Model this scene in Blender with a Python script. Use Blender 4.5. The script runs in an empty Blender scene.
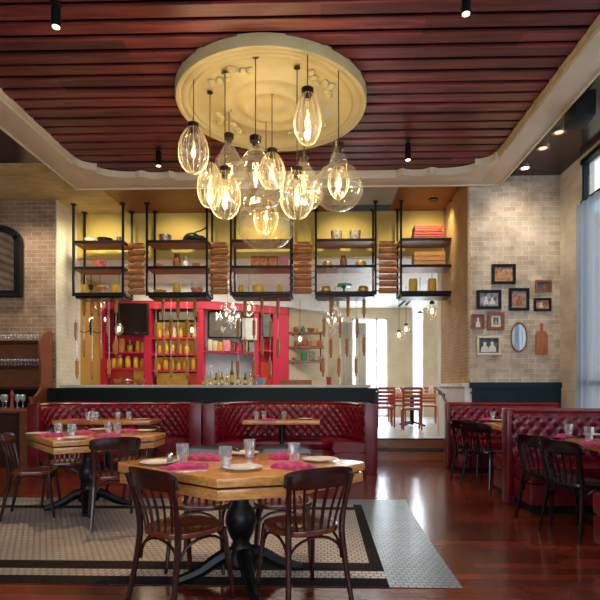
import bpy, bmesh, math, random
from math import sin, cos, pi, radians as R, sqrt, atan2
from mathutils import Vector, Matrix
random.seed(7)
S = bpy.context.scene
COL = S.collection

# ------------------------------------------------------------------ camera
F = 510.0; YAW = R(1.5); HY = 388.0; CX = 321.0 - F*math.tan(YAW); CAMZ = 1.25
cam = bpy.data.cameras.new('camera'); camo = bpy.data.objects.new('camera', cam); COL.objects.link(camo)
camo.location = (0, 0, CAMZ); camo.rotation_euler = (R(90), 0, YAW)
cam.sensor_width = 36; cam.lens = F/600*36; cam.clip_start = .05; cam.clip_end = 200
cam.shift_x = -(CX-300)/600; cam.shift_y = (HY-300)/600
S.camera = camo
_f = Vector((-sin(YAW), cos(YAW), 0)); _r = Vector((cos(YAW), sin(YAW), 0))
def ray(px, py): return _f + _r*((px-CX)/F) + Vector((0, 0, (HY-py)/F))
def at_y(px, py, Y):
    d = ray(px, py); p = d*(Y/d.y); p.z += CAMZ; return p
def at_z(px, py, z):
    d = ray(px, py); p = d*((z-CAMZ)/d.z); p.z = z; return p
def at_x(px, py, X):
    d = ray(px, py); p = d*(X/d.x); p.z += CAMZ; return p
def XP(px, Y): return at_y(px, 388, Y).x

# ------------------------------------------------------------------ materials
def nt(name):
    m = bpy.data.materials.new(name); m.use_nodes = True
    n = m.node_tree; b = n.nodes['Principled BSDF']; return m, n, b
def col4(c): return (c[0], c[1], c[2], 1)
def mat(name, c, rough=.5, metal=0, c2=None, scale=8, bump=0, coat=0, emit=None, es=0, stretch=(1, 1, 1), spec=.5, sheen=0, detail=6):
    m, n, b = nt(name); N = n.nodes; L = n.links
    b.inputs['Base Color'].default_value = col4(c); b.inputs['Roughness'].default_value = rough
    b.inputs['Metallic'].default_value = metal; b.inputs['Coat Weight'].default_value = coat
    b.inputs['Specular IOR Level'].default_value = spec; b.inputs['Sheen Weight'].default_value = sheen
    tc = N.new('ShaderNodeTexCoord'); mp = N.new('ShaderNodeMapping'); mp.inputs['Scale'].default_value = stretch
    L.new(tc.outputs['Object'], mp.inputs['Vector'])
    no = N.new('ShaderNodeTexNoise'); no.inputs['Scale'].default_value = scale; no.inputs['Detail'].default_value = detail
    L.new(mp.outputs[0], no.inputs['Vector'])
    if c2 is None: c2 = tuple(x*.82 for x in c)
    r = N.new('ShaderNodeValToRGB'); r.color_ramp.elements[0].color = col4(c); r.color_ramp.elements[1].color = col4(c2)
    r.color_ramp.elements[0].position = .38; r.color_ramp.elements[1].position = .66
    L.new(no.outputs['Fac'], r.inputs[0]); L.new(r.outputs[0], b.inputs['Base Color'])
    if bump:
        bp = N.new('ShaderNodeBump'); bp.inputs['Strength'].default_value = bump; bp.inputs['Distance'].default_value = .01
        L.new(no.outputs['Fac'], bp.inputs['Height']); L.new(bp.outputs[0], b.inputs['Normal'])
    if emit:
        b.inputs['Emission Color'].default_value = col4(emit); b.inputs['Emission Strength'].default_value = es
    return m
def wood(name, c1, c2, rough=.35, stretch=(2, 22, 22), coat=0, bump=.15, scale=3):
    return mat(name, c1, rough, c2=c2, scale=scale, stretch=stretch, bump=bump, coat=coat, detail=8)
def world_vec(N, L, axis):
    g = N.new('ShaderNodeNewGeometry'); s = N.new('ShaderNodeSeparateXYZ'); c = N.new('ShaderNodeCombineXYZ')
    L.new(g.outputs['Position'], s.inputs[0])
    a, b = {'y': ('X', 'Z'), 'x': ('Y', 'Z'), 'z': ('X', 'Y')}[axis]
    L.new(s.outputs[a], c.inputs[0]); L.new(s.outputs[b], c.inputs[1]); return c, g
def bricks(name, axis, c1, c2, mortar, bw=.20, bh=.078, rough=.85, ms=.006, bump=.6, offset=.5, squash=1, nz=None, coat=0, nscale=2.2, nmix=.5, msmooth=.15):
    m, n, b = nt(name); N = n.nodes; L = n.links
    c, g = world_vec(N, L, axis)
    br = N.new('ShaderNodeTexBrick'); L.new(c.outputs[0], br.inputs['Vector'])
    br.inputs['Scale'].default_value = 1; br.inputs['Brick Width'].default_value = bw; br.inputs['Row Height'].default_value = bh
    br.inputs['Mortar Size'].default_value = ms; br.inputs['Mortar Smooth'].default_value = msmooth
    br.inputs['Color1'].default_value = col4(c1); br.inputs['Color2'].default_value = col4(c2); br.inputs['Mortar'].default_value = col4(mortar)
    br.offset = offset
    no = N.new('ShaderNodeTexNoise'); no.inputs['Scale'].default_value = nscale; no.inputs['Detail'].default_value = 8
    L.new(g.outputs['Position'], no.inputs['Vector'])
    mx = N.new('ShaderNodeMix'); mx.data_type = 'RGBA'; mx.blend_type = 'MULTIPLY'; mx.inputs[0].default_value = nmix
    r = N.new('ShaderNodeValToRGB'); r.color_ramp.elements[0].color = col4(nz or (.55, .5, .45)); r.color_ramp.elements[0].position = .35
    r.color_ramp.elements[1].color = (1, 1, 1, 1); r.color_ramp.elements[1].position = .6
    L.new(no.outputs['Fac'], r.inputs[0]); L.new(br.outputs['Color'], mx.inputs[6]); L.new(r.outputs[0], mx.inputs[7])
    L.new(mx.outputs[2], b.inputs['Base Color']); b.inputs['Roughness'].default_value = rough; b.inputs['Coat Weight'].default_value = coat
    iv = N.new('ShaderNodeMath'); iv.operation = 'MULTIPLY_ADD'; iv.inputs[1].default_value = -1; iv.inputs[2].default_value = 1
    L.new(br.outputs['Fac'], iv.inputs[0])
    ad = N.new('ShaderNodeMath'); ad.operation = 'MULTIPLY_ADD'; ad.inputs[1].default_value = .35
    n2 = N.new('ShaderNodeTexNoise'); n2.inputs['Scale'].default_value = 30; L.new(g.outputs['Position'], n2.inputs['Vector'])
    L.new(n2.outputs['Fac'], ad.inputs[0]); L.new(iv.outputs[0], ad.inputs[2])
    bp = N.new('ShaderNodeBump'); bp.inputs['Strength'].default_value = bump; bp.inputs['Distance'].default_value = .012
    L.new(ad.outputs[0], bp.inputs['Height']); L.new(bp.outputs[0], b.inputs['Normal'])
    return m
def thin_glass(name, tint=(1, 1, 1), lo=.05, hi=.75, rough=.03, blend=.35, white_haze=0):
    m = bpy.data.materials.new(name); m.use_nodes = True; n = m.node_tree; N = n.nodes; L = n.links; N.clear()
    o = N.new('ShaderNodeOutputMaterial'); t = N.new('ShaderNodeBsdfTransparent'); g = N.new('ShaderNodeBsdfGlossy')
    t.inputs[0].default_value = col4(tint); g.inputs['Roughness'].default_value = rough; g.inputs[0].default_value = (1, 1, 1, 1)
    lw = N.new('ShaderNodeLayerWeight'); lw.inputs[0].default_value = blend
    mr = N.new('ShaderNodeMapRange'); mr.inputs['To Min'].default_value = lo; mr.inputs['To Max'].default_value = hi
    L.new(lw.outputs['Facing'], mr.inputs[0])
    mx = N.new('ShaderNodeMixShader'); L.new(mr.outputs[0], mx.inputs[0]); L.new(t.outputs[0], mx.inputs[1]); L.new(g.outputs[0], mx.inputs[2])
    L.new(mx.outputs[0], o.inputs[0])
    if white_haze:  # white diffuse mixed in, painting the glass brighter and milky
        df = N.new('ShaderNodeBsdfDiffuse'); df.inputs[0].default_value = (.9, .92, .95, 1); m2 = N.new('ShaderNodeMixShader'); m2.inputs[0].default_value = white_haze
        L.new(mx.outputs[0], m2.inputs[1]); L.new(df.outputs[0], m2.inputs[2]); L.new(m2.outputs[0], o.inputs[0])
    return m
def emis(name, c, s):
    m, n, b = nt(name); b.inputs['Base Color'].default_value = col4(c); b.inputs['Emission Color'].default_value = col4(c); b.inputs['Emission Strength'].default_value = s; return m

M = {}
M['leather'] = mat('red_leather', (.21, .006, .018), .24, c2=(.13, .005, .012), scale=5, bump=.06, spec=.55)
M['leather_plain'] = mat('red_leather_panel', (.19, .009, .014), .3, c2=(.12, .006, .010), scale=4, bump=.05)
M['button'] = mat('leather_button', (.16, .006, .012), .35)
M['chairwood'] = wood('dark_bentwood', (.042, .008, .005), (.018, .004, .003), .26, coat=.4, bump=.05)
M['chairseat'] = wood('seat_wood', (.17, .032, .012), (.09, .016, .007), .24, coat=.5, bump=.04, stretch=(3, 16, 16))
M['chairshaded'] = wood('bentwood_shaded', (.012, .004, .004), (.006, .002, .002), .25, coat=.5, bump=.04)  # chairs seen in silhouette; the shade is put into the wood colour
M['tablewood'] = wood('honey_table_wood', (.74, .33, .09), (.56, .21, .05), .25, coat=.5, bump=.04, stretch=(3, 18, 18))
M['iron'] = mat('black_iron', (.010, .010, .011), .38, metal=.5, bump=.1, scale=40)
M['blackpaint'] = mat('black_paint', (.008, .009, .009), .5, scale=3, spec=.2)
M['teal'] = mat('dark_teal_panel', (.005, .026, .036), .45, c2=(.006, .024, .032), scale=2, spec=.25)
M['navy'] = mat('black_green_panel', (.005, .012, .013), .45, c2=(.004, .009, .010), scale=2, spec=.2)
M['hutchwood'] = wood('hutch_wood', (.28, .09, .03), (.16, .045, .016), .35, coat=.3)
M['hutchdark'] = wood('hutch_dark_wood', (.06, .012, .006), (.03, .007, .004), .35, coat=.2)
M['cream'] = mat('cream_plaster', (.62, .50, .33), .6, scale=2)
M['trimcream'] = mat('trim_cream_paint', (.70, .60, .46), .5, c2=(.62, .52, .39), scale=1.5)
M['trimgold'] = mat('trim_edge_gold_paint', (.62, .48, .27), .5, scale=3)
M['medal'] = mat('medallion_plaster', (.60, .49, .25), .38, c2=(.54, .43, .20), scale=3, bump=.1)
M['white'] = mat('white_paint', (.78, .77, .74), .6, scale=2)
M['ochre'] = mat('ochre_wall_paint', (.62, .47, .12), .6, c2=(.56, .41, .10), scale=1.2)
M['brownsoffit'] = wood('brown_soffit_wood', (.28, .10, .04), (.18, .06, .025), .45, stretch=(1, 9, 9))
M['tanceil'] = bricks('tan_vault_brick', 'z', (.66, .55, .28), (.54, .44, .20), (.46, .38, .2), bw=.22, bh=.07, ms=.005)
M['shelfwood'] = wood('shelf_wood', (.36, .13, .06), (.22, .07, .035), .45)
M['rollpin'] = wood('rolling_pin_wood', (.52, .22, .07), (.33, .12, .04), .4, stretch=(3, 20, 20))
M['rollpin_dark'] = wood('darker_rolling_pin_wood', (.28, .10, .035), (.18, .06, .02), .4, stretch=(3, 3, 3))
M['rollend'] = wood('pale_pin_handle', (.66, .42, .22), (.50, .30, .14), .4)
M['crate'] = wood('crate_wood', (.55, .30, .10), (.38, .18, .06), .6)
M['cratered'] = wood('red_crate_wood', (.42, .07, .05), (.28, .04, .03), .6)
M['steel'] = mat('brushed_steel', (.55, .54, .52), .25, metal=1, scale=30)
M['plate'] = mat('white_china', (.82, .80, .77), .15, scale=3, c2=(.80, .78, .75))
M['napkin'] = mat('magenta_napkin', (.60, .008, .17), .7, c2=(.46, .006, .12), scale=14, bump=.3, sheen=.2)
M['glass'] = thin_glass('tumbler_glass', (.93, .95, .95), .16, .90, .10, .5, white_haze=.10)
M['bulbglass'] = thin_glass('pendant_glass', (1, .965, .86), .02, .95, .03, .13, white_haze=.032)
M['pane'] = thin_glass('window_pane_glass', (.95, .98, 1), .04, .4, .02)
M['wire'] = mat('champagne_rib', (.66, .54, .34), .32, metal=.6, scale=20)
M['socket'] = mat('bronze_socket', (.045, .028, .018), .35, metal=.7, scale=20)
M['filament'] = emis('glowing_filament', (1, .62, .24), 4)
M['cord'] = mat('dark_cord', (.05, .018, .012), .6)
M['candle'] = emis('candle_bulb', (1, .68, .34), 5)
M['redpaint'] = mat('raspberry_paint', (.62, .022, .07), .45, c2=(.54, .018, .055), scale=1.5)
M['redorange'] = mat('red_orange_paint', (.72, .10, .03), .5, c2=(.62, .03, .04), scale=5)
M['yellow'] = mat('yellow_ceramic', (.80, .56, .05), .4, c2=(.68, .42, .03), scale=6)
M['yellowpanel'] = mat('warm_yellow_panel', (.85, .62, .10), .5, c2=(.72, .40, .06), scale=6)
M['greywall'] = mat('cool_grey_wall', (.40, .45, .50), .6, scale=2)
M['mustard'] = mat('mustard_wall', (.52, .31, .08), .6, scale=2)
M['palegreen'] = mat('lit_pane_paint', (.55, .62, .30), .5, c2=(.72, .72, .50), scale=6)  # pale tone paints the light of a lit window pane
M['screen'] = mat('black_screen', (.006, .004, .005), .12, scale=3)
M['greyscreen'] = mat('grey_green_board', (.10, .11, .09), .4, c2=(.18, .18, .15), scale=5)
M['whiteboard'] = mat('white_board', (.85, .84, .80), .4, scale=4)
M['darkrecess'] = mat('dark_recess', (.025, .018, .016), .7, scale=2)
M['black_ceiling'] = mat('dark_lacquered_ceiling', (.045, .018, .012), .22, c2=(.020, .009, .007), scale=1.6, stretch=(1, .3, 1))
M['green'] = mat('green_glass_ceramic', (.03, .30, .12), .2, scale=5)
M['blueglass'] = mat('pale_blue_glass', (.25, .45, .65), .2, scale=5)
M['stonepot'] = mat('speckled_stoneware', (.42, .38, .28), .5, c2=(.12, .11, .09), scale=18)
M['gold'] = mat('gilt_bowl', (.70, .45, .12), .3, metal=.6, scale=10)
M['pinkbox'] = mat('pink_box', (.75, .28, .32), .6)
M['creambox'] = mat('cream_tin', (.75, .66, .48), .5)
M['orangebox'] = mat('orange_tin', (.78, .36, .05), .5)
M['brownbox'] = mat('brown_tin', (.20, .05, .03), .5, c2=(.40, .16, .05), scale=12)
M['clay'] = mat('terracotta_pot', (.40, .12, .05), .5)
M['melon'] = mat('watermelon_red', (.75, .06, .07), .4, c2=(.85, .45, .40), scale=16)
M['farfloor'] = bricks('pale_stone_floor', 'z', (.55, .58, .60), (.50, .53, .56), (.40, .43, .45), bw=.6, bh=.6, rough=.35, bump=.1, offset=0)
M['redchair'] = wood('red_brown_slat_chair', (.42, .07, .04), (.30, .045, .025), .4)
M['whiteseat'] = mat('pale_seat_pad', (.78, .76, .72), .6)
M['drape'] = mat('cream_drape', (.86, .80, .70), .8, c2=(.80, .73, .62), scale=3, bump=.1)
M['sill'] = mat('pale_stone_counter', (.72, .66, .55), .3)
M['stepwood'] = wood('step_wood', (.40, .16, .07), (.28, .10, .04), .3, coat=.3)
M['nosing'] = mat('dark_step_nosing', (.03, .03, .035), .4, metal=.6)
M['mirror'] = mat('mirror_glass', (.75, .76, .78), .02, metal=1, c2=(.74, .75, .77))
M['bottle_clear'] = thin_glass('clear_bottle', (.9, .93, .9), .15, .8, .05, .5)
M['bottle_amber'] = mat('amber_bottle', (.55, .20, .03), .12, scale=5)
M['bottle_green'] = mat('green_bottle', (.06, .14, .04), .12, scale=5)
M['label'] = mat('paper_label', (.80, .74, .55), .7)

# sheer curtain
def sheer():
    m = bpy.data.materials.new('sheer_fabric'); m.use_nodes = True; n = m.node_tree; N = n.nodes; L = n.links; N.clear()
    o = N.new('ShaderNodeOutputMaterial'); t = N.new('ShaderNodeBsdfTransparent'); d = N.new('ShaderNodeBsdfTranslucent'); f = N.new('ShaderNodeBsdfDiffuse')
    d.inputs[0].default_value = (.36, .38, .42, 1); f.inputs[0].default_value = (.24, .26, .29, 1)
    a = N.new('ShaderNodeMixShader'); a.inputs[0].default_value = .5; b = N.new('ShaderNodeMixShader'); b.inputs[0].default_value = .82
    L.new(d.outputs[0], a.inputs[1]); L.new(f.outputs[0], a.inputs[2]); L.new(t.outputs[0], b.inputs[1]); L.new(a.outputs[0], b.inputs[2]); L.new(b.outputs[0], o.inputs[0])
    return m
M['sheer'] = sheer()
M['brick_tan'] = bricks('tan_brick', 'y', (.44, .29, .18), (.33, .21, .125), (.58, .48, .35), nz=(.5, .42, .36), bump=1.0, nscale=3.5, nmix=.7)
M['brick_pale'] = bricks('pale_limewashed_brick', 'y', (.70, .61, .49), (.50, .42, .33), (.82, .75, .64), nz=(.50, .44, .38), bump=1.0, nscale=3.5, nmix=.7)
M['brick_white'] = bricks('white_painted_brick', 'x', (.76, .73, .64), (.70, .67, .58), (.66, .62, .52), nz=(.8, .78, .7), bump=.5)
M['brick_orange'] = bricks('warm_brick', 'x', (.52, .31, .14), (.44, .25, .11), (.58, .42, .22), bw=.16, bh=.055)
M['brick_cream'] = bricks('cream_tile_pilaster', 'x', (.68, .62, .50), (.64, .58, .47), (.55, .50, .40), bw=.35, bh=.15, bump=.2)
M['floor'] = bricks('red_brown_floorboards', 'z', (.30, .055, .024), (.13, .022, .010), (.020, .005, .004), bw=1.7, bh=.105, rough=.17, ms=.0025, bump=.08, offset=.37, nz=(.42, .32, .30), coat=.0, nmix=.6, nscale=3)
M['cplank'] = None

def plank_ceiling_mat():
    m, n, b = nt('stained_ceiling_plank'); N = n.nodes; L = n.links
    c, g = world_vec(N, L, 'z')
    br = N.new('ShaderNodeTexBrick'); L.new(c.outputs[0], br.inputs['Vector']); br.inputs['Scale'].default_value = 1
    br.inputs['Brick Width'].default_value = 1.9; br.inputs['Row Height'].default_value = .21; br.inputs['Mortar Size'].default_value = .001
    br.inputs['Color1'].default_value = (.30, .050, .046, 1); br.inputs['Color2'].default_value = (.085, .013, .014, 1); br.inputs['Mortar'].default_value = (.02, .005, .004, 1)
    mp = N.new('ShaderNodeMapping'); mp.inputs['Scale'].default_value = (.7, 9, 3); L.new(g.outputs['Position'], mp.inputs[0])
    no = N.new('ShaderNodeTexNoise'); no.inputs['Scale'].default_value = 2.5; no.inputs['Detail'].default_value = 8; L.new(mp.outputs[0], no.inputs['Vector'])
    r = N.new('ShaderNodeValToRGB'); r.color_ramp.elements[0].color = (.32, .24, .24, 1); r.color_ramp.elements[0].position = .36; r.color_ramp.elements[1].color = (1, 1, 1, 1); r.color_ramp.elements[1].position = .62
    L.new(no.outputs['Fac'], r.inputs[0])
    mx = N.new('ShaderNodeMix'); mx.data_type = 'RGBA'; mx.blend_type = 'MULTIPLY'; mx.inputs[0].default_value = .8
    L.new(br.outputs['Color'], mx.inputs[6]); L.new(r.outputs[0], mx.inputs[7]); L.new(mx.outputs[2], b.inputs['Base Color'])
    b.inputs['Roughness'].default_value = .38; return m
M['cplank'] = plank_ceiling_mat()

def tile_mat(name, c1, c2, grout, s=.05, rough=.35):
    return bricks(name, 'z', c1, c2, grout, bw=s, bh=s*.9, rough=rough, ms=s*.09, bump=.4, nz=(.75, .72, .70), nmix=.6, msmooth=.05)
M['tile_field'] = tile_mat('warm_grey_mosaic', (.60, .53, .48), (.50, .44, .40), (.10, .085, .08))
M['tile_dark'] = tile_mat('dark_mosaic_band', (.016, .010, .010), (.010, .007, .007), (.03, .022, .02), rough=.8)
M['tile_dark'].node_tree.nodes['Principled BSDF'].inputs['Specular IOR Level'].default_value = .12
M['tile_edge'] = tile_mat('daylight_tinted_mosaic', (.29, .38, .45), (.23, .32, .39), (.10, .12, .14), rough=.28)  # grey tiles; the blue of reflected window light is put into the colour

# ------------------------------------------------------------------ mesh helpers
def BM(): return bmesh.new()
def box(bm, x0, x1, y0, y1, z0, z1):
    vs = [bm.verts.new(p) for p in ((x0, y0, z0), (x1, y0, z0), (x1, y1, z0), (x0, y1, z0), (x0, y0, z1), (x1, y0, z1), (x1, y1, z1), (x0, y1, z1))]
    for f in ((3, 2, 1, 0), (4, 5, 6, 7), (0, 1, 5, 4), (1, 2, 6, 5), (2, 3, 7, 6), (3, 0, 4, 7)): bm.faces.new([vs[i] for i in f])
    return vs
def prism(bm, poly, z0, z1, axis='z'):
    def P(a, b, h): return {'z': (a, b, h), 'y': (a, h, b), 'x': (h, a, b)}[axis]
    lo = [bm.verts.new(P(a, b, z0)) for a, b in poly]; hi = [bm.verts.new(P(a, b, z1)) for a, b in poly]; n = len(poly)
    bm.faces.new(lo[::-1]); bm.faces.new(hi)
    for i in range(n): bm.faces.new((lo[i], lo[(i+1) % n], hi[(i+1) % n], hi[i]))
def lathe(bm, prof, n=20, c=(0, 0, 0), axis='z', sx=1, sy=1):
    rings = []
    for r, z in prof:
        ring = []
        for k in range(n):
            a = 2*pi*k/n; u, v = r*cos(a)*sx, r*sin(a)*sy
            p = {'z': (u, v, z), 'x': (z, u, v), 'y': (u, z, v)}[axis]
            ring.append(bm.verts.new((p[0]+c[0], p[1]+c[1], p[2]+c[2])))
        rings.append(ring)
    for a, b in zip(rings, rings[1:]):
        for k in range(n): bm.faces.new((a[k], a[(k+1) % n], b[(k+1) % n], b[k]))
    if prof[0][0] > 1e-5: bm.faces.new(rings[0][::-1])
    if prof[-1][0] > 1e-5: bm.faces.new(rings[-1])
    if prof[0][0] <= 1e-5 or prof[-1][0] <= 1e-5: bmesh.ops.remove_doubles(bm, verts=bm.verts, dist=1e-5)
def lathe_open(bm, prof, n=20, c=(0, 0, 0)):
    rings = [[bm.verts.new((r*cos(2*pi*k/n)+c[0], r*sin(2*pi*k/n)+c[1], z+c[2])) for k in range(n)] for r, z in prof]
    for a, b in zip(rings, rings[1:]):
        for k in range(n): bm.faces.new((a[k], a[(k+1) % n], b[(k+1) % n], b[k]))
def tube(bm, pts, r, n=8, flat=1.0):
    pts = [Vector(p) for p in pts]; rs = r if isinstance(r, (list, tuple)) else [r]*len(pts); rings = []
    up = Vector((0, 0, 1))
    d0 = (pts[1]-pts[0]).normalized()
    if abs(d0.dot(up)) > .9: up = Vector((0, 1, 0))
    for i, p in enumerate(pts):
        d = (pts[min(i+1, len(pts)-1)]-pts[max(i-1, 0)]).normalized()
        a = d.cross(up); a = a.normalized() if a.length > 1e-4 else Vector((1, 0, 0)); b = a.cross(d).normalized(); up = b if abs(d.dot(b)) < .9 else up
        rings.append([bm.verts.new(p+a*cos(2*pi*k/n)*rs[i]+b*sin(2*pi*k/n)*rs[i]*flat) for k in range(n)])
    for a, b in zip(rings, rings[1:]):
        for k in range(n): bm.faces.new((a[k], a[(k+1) % n], b[(k+1) % n], b[k]))
    bm.faces.new(rings[0][::-1]); bm.faces.new(rings[-1])
def ribbon(bm, pts, w_vecs, thick):
    """sweep a rectangle: pts list, w_vecs = half-width vector per point, thick = half thickness vectors"""
    rings = []
    for p, w, t in zip(pts, w_vecs, thick):
        p = Vector(p); w = Vector(w); t = Vector(t)
        rings.append([bm.verts.new(q) for q in (p-w-t, p+w-t, p+w+t, p-w+t)])
    for a, b in zip(rings, rings[1:]):
        for k in range(4): bm.faces.new((a[k], a[(k+1) % 4], b[(k+1) % 4], b[k]))
    bm.faces.new(rings[0][::-1]); bm.faces.new(rings[-1])
def smooth_path(P, n=6):
    out = []
    P = [Vector(p) for p in P]
    for i in range(len(P)-1):
        p0 = P[max(i-1, 0)]; p1 = P[i]; p2 = P[i+1]; p3 = P[min(i+2, len(P)-1)]
        for k in range(n):
            t = k/n
            out.append(.5*((2*p1)+(-p0+p2)*t+(2*p0-5*p1+4*p2-p3)*t*t+(-p0+3*p1-3*p2+p3)*t**3))
    out.append(P[-1]); return out
def obj(name, bm, m, parent=None, loc=None, rotz=0, smooth=False, bevel=0, angle=40):
    bmesh.ops.recalc_face_normals(bm, faces=bm.faces)
    if bevel:
        es = [e for e in bm.edges if len(e.link_faces) == 2 and e.calc_face_angle(0) > R(40)]
        bmesh.ops.bevel(bm, geom=es, offset=bevel, segments=2, affect='EDGES', profile=.6, clamp_overlap=True)
    me = bpy.data.meshes.new(name); bm.to_mesh(me); bm.free()
    if isinstance(m, str): m = M[m]
    me.materials.append(m)
    if smooth or bevel:
        for p in me.polygons: p.use_smooth = True
        if hasattr(me, 'set_sharp_from_angle'): me.set_sharp_from_angle(angle=R(angle))
    o = bpy.data.objects.new(name, me); COL.objects.link(o)
    if parent is not None: o.parent = parent
    if loc is not None: o.location = loc
    o.rotation_euler = (0, 0, rotz); return o
def tag(o, label, cat, group=None, kind=None):
    o['label'] = label; o['category'] = cat
    if group: o['group'] = group
    if kind: o['kind'] = kind
    return o
def struct(name, bm, m, **k):
    o = obj(name, bm, m, **k); o['kind'] = 'structure'; return o
def thing(name, label, cat, loc=(0, 0, 0), rotz=0, group=None):
    o = bpy.data.objects.new(name, None); o.empty_display_size = .1; COL.objects.link(o); o.location = loc; o.rotation_euler = (0, 0, rotz)
    return tag(o, label, cat, group)
def dup(root, loc, rotz, label, group=None, scale=None):
    r = root.copy(); COL.objects.link(r); r.location = loc; r.rotation_euler = (0, 0, rotz); r['label'] = label
    if group: r['group'] = group
    if scale: r.scale = scale
    for ch in list(root.children):
        c = ch.copy(); COL.objects.link(c); c.parent = r
        for g in list(ch.children):
            d = g.copy(); COL.objects.link(d); d.parent = c
    return r
_first = {}
def place(proto_name, maker, loc, rotz, label, group=None, scale=None):
    if proto_name not in _first:
        o = maker(); _first[proto_name] = o; o.location = loc; o.rotation_euler = (0, 0, rotz); o['label'] = label
        if group: o['group'] = group
        if scale: o.scale = scale
        return o
    r = _first[proto_name]
    o = dup(r, loc, rotz, label, group)
    o.scale = scale or (1, 1, 1)
    return o

# ------------------------------------------------------------------ room numbers
CEIL = 4.63; YB = 8.2; XW = XP(560, 8.2); XL = -6.4; YF = -2.2; ZP = 4.60; ZT = 4.47
XPIER = XP(467.5, 8.2); YBL = 9.03; XLP = XP(57, 9.03)
TI_R, TO_R, TI_L, TO_L, TI_B, TO_B = 2.5, 2.83, -3.58, -3.95, 7.85, 8.15
PLAT = .35

# floor
bm = BM(); box(bm, XL, XW, YF, 8.86, -.1, 0); box(bm, XL, .9, 8.86, 9.2, -.1, 0); struct('floor', bm, 'floor')
# mosaic inlay: follows a curved right edge
def redge(y, k):  # k 0..1 offset from field
    base = .885+.02*max(0, y-4.0)+(.05*max(0, y-5.0)**1.6)
    return base
def slab(name, x0, x1, y0, y1, m, z):
    b = BM(); n = 14
    for i in range(n):
        ya, yb = y0+(y1-y0)*i/n, y0+(y1-y0)*(i+1)/n
        f = [x1(ya) if callable(x1) else x1, x1(yb) if callable(x1) else x1]
        vs = [b.verts.new(p) for p in ((x0, ya, z), (f[0], ya, z), (f[1], yb, z), (x0, yb, z))]
        b.faces.new(vs)
    bmesh.ops.remove_doubles(b, verts=b.verts, dist=1e-5)
    return b
bm = slab('', XL+.05, lambda y: redge(y, 1), 3.20, 5.72, None, .004); floor_in = struct('floor_mosaic_border', bm, 'tile_edge')
def flat(name, rects, z, m):
    b = BM()
    for x0, x1, y0, y1 in rects:
        b.faces.new([b.verts.new(p) for p in ((x0, y0, z), (x1, y0, z), (x1, y1, z), (x0, y1, z))])
    return struct(name, b, m)
flat('floor_mosaic_dark_bands', [(XL+.05, .43, 3.20, 5.45)], .006, 'tile_dark')
flat('floor_mosaic_field', [(XL+.05, .34, 3.63, 5.20), (XL+.05, .43, 3.34, 3.47), (XL+.05, .34, 5.33, 5.47)], .008, 'tile_field')

# platform with two steps
bm = BM(); box(bm, .9, XPIER, 8.86, 9.14, 0, .155); box(bm, .9, XPIER, 9.14, 9.3, 0, .33); struct('floor_step', bm, 'stepwood')
bm = BM(); box(bm, .9, XPIER, 8.84, 9.14, .155, .176); box(bm, .9, XPIER, 9.12, 9.2, .33, PLAT+.002); struct('trim_step_nosing', bm, 'nosing')
bm = BM(); box(bm, XL, 7.5, 9.2, 16.4, .30, PLAT); struct('floor_raised', bm, 'farfloor')

# ceiling: planks on black backing, soffits
bm = BM(); box(bm, TI_L, TI_R, YF, TI_B, ZP+.04, ZP+.07); struct('ceiling_backing', bm, 'blackpaint')
bm = BM(); y = YF+.03
k = 0
while y < TI_B-.05:
    dz = .004*((k*7) % 3)
    box(bm, TI_L+.005, TI_R-.005, y, min(y+.148, TI_B-.01), ZP-.02-dz, ZP); y += .205; k += 1
struct('ceiling_planks', bm, 'cplank')
bm = BM(); box(bm, XL, XW+.2, YF, 16.4, CEIL+.06, CEIL+.2); struct('ceiling', bm, 'blackpaint')
bm = BM(); box(bm, TO_R-.02, XW, YF, YB, CEIL, CEIL+.03); struct('ceiling_side_right', bm, 'black_ceiling')
bm = BM(); box(bm, XL, TO_L+.02, YF, 7.55, CEIL, CEIL+.03); struct('ceiling_side_left', bm, 'black_ceiling')
bm = BM(); box(bm, XL, -3.72, 7.55, 9.9, CEIL-.005, CEIL+.03); struct('ceiling_vault_left', bm, 'tanceil')
bm = BM(); box(bm, -3.72, .2, 8.0, 9.9, CEIL, CEIL+.03); box(bm, .2, XPIER, 8.0, 8.9, CEIL, CEIL+.03); box(bm, 1.3, XPIER, 8.9, 9.9, CEIL, CEIL+.03); struct('ceiling_soffit_brown', bm, 'brownsoffit')
bm = BM(); box(bm, .2, 1.3, 8.4, 9.4, CEIL-.012, CEIL-.002); struct('ceiling_soffit_pale', bm, 'greywall')
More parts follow.
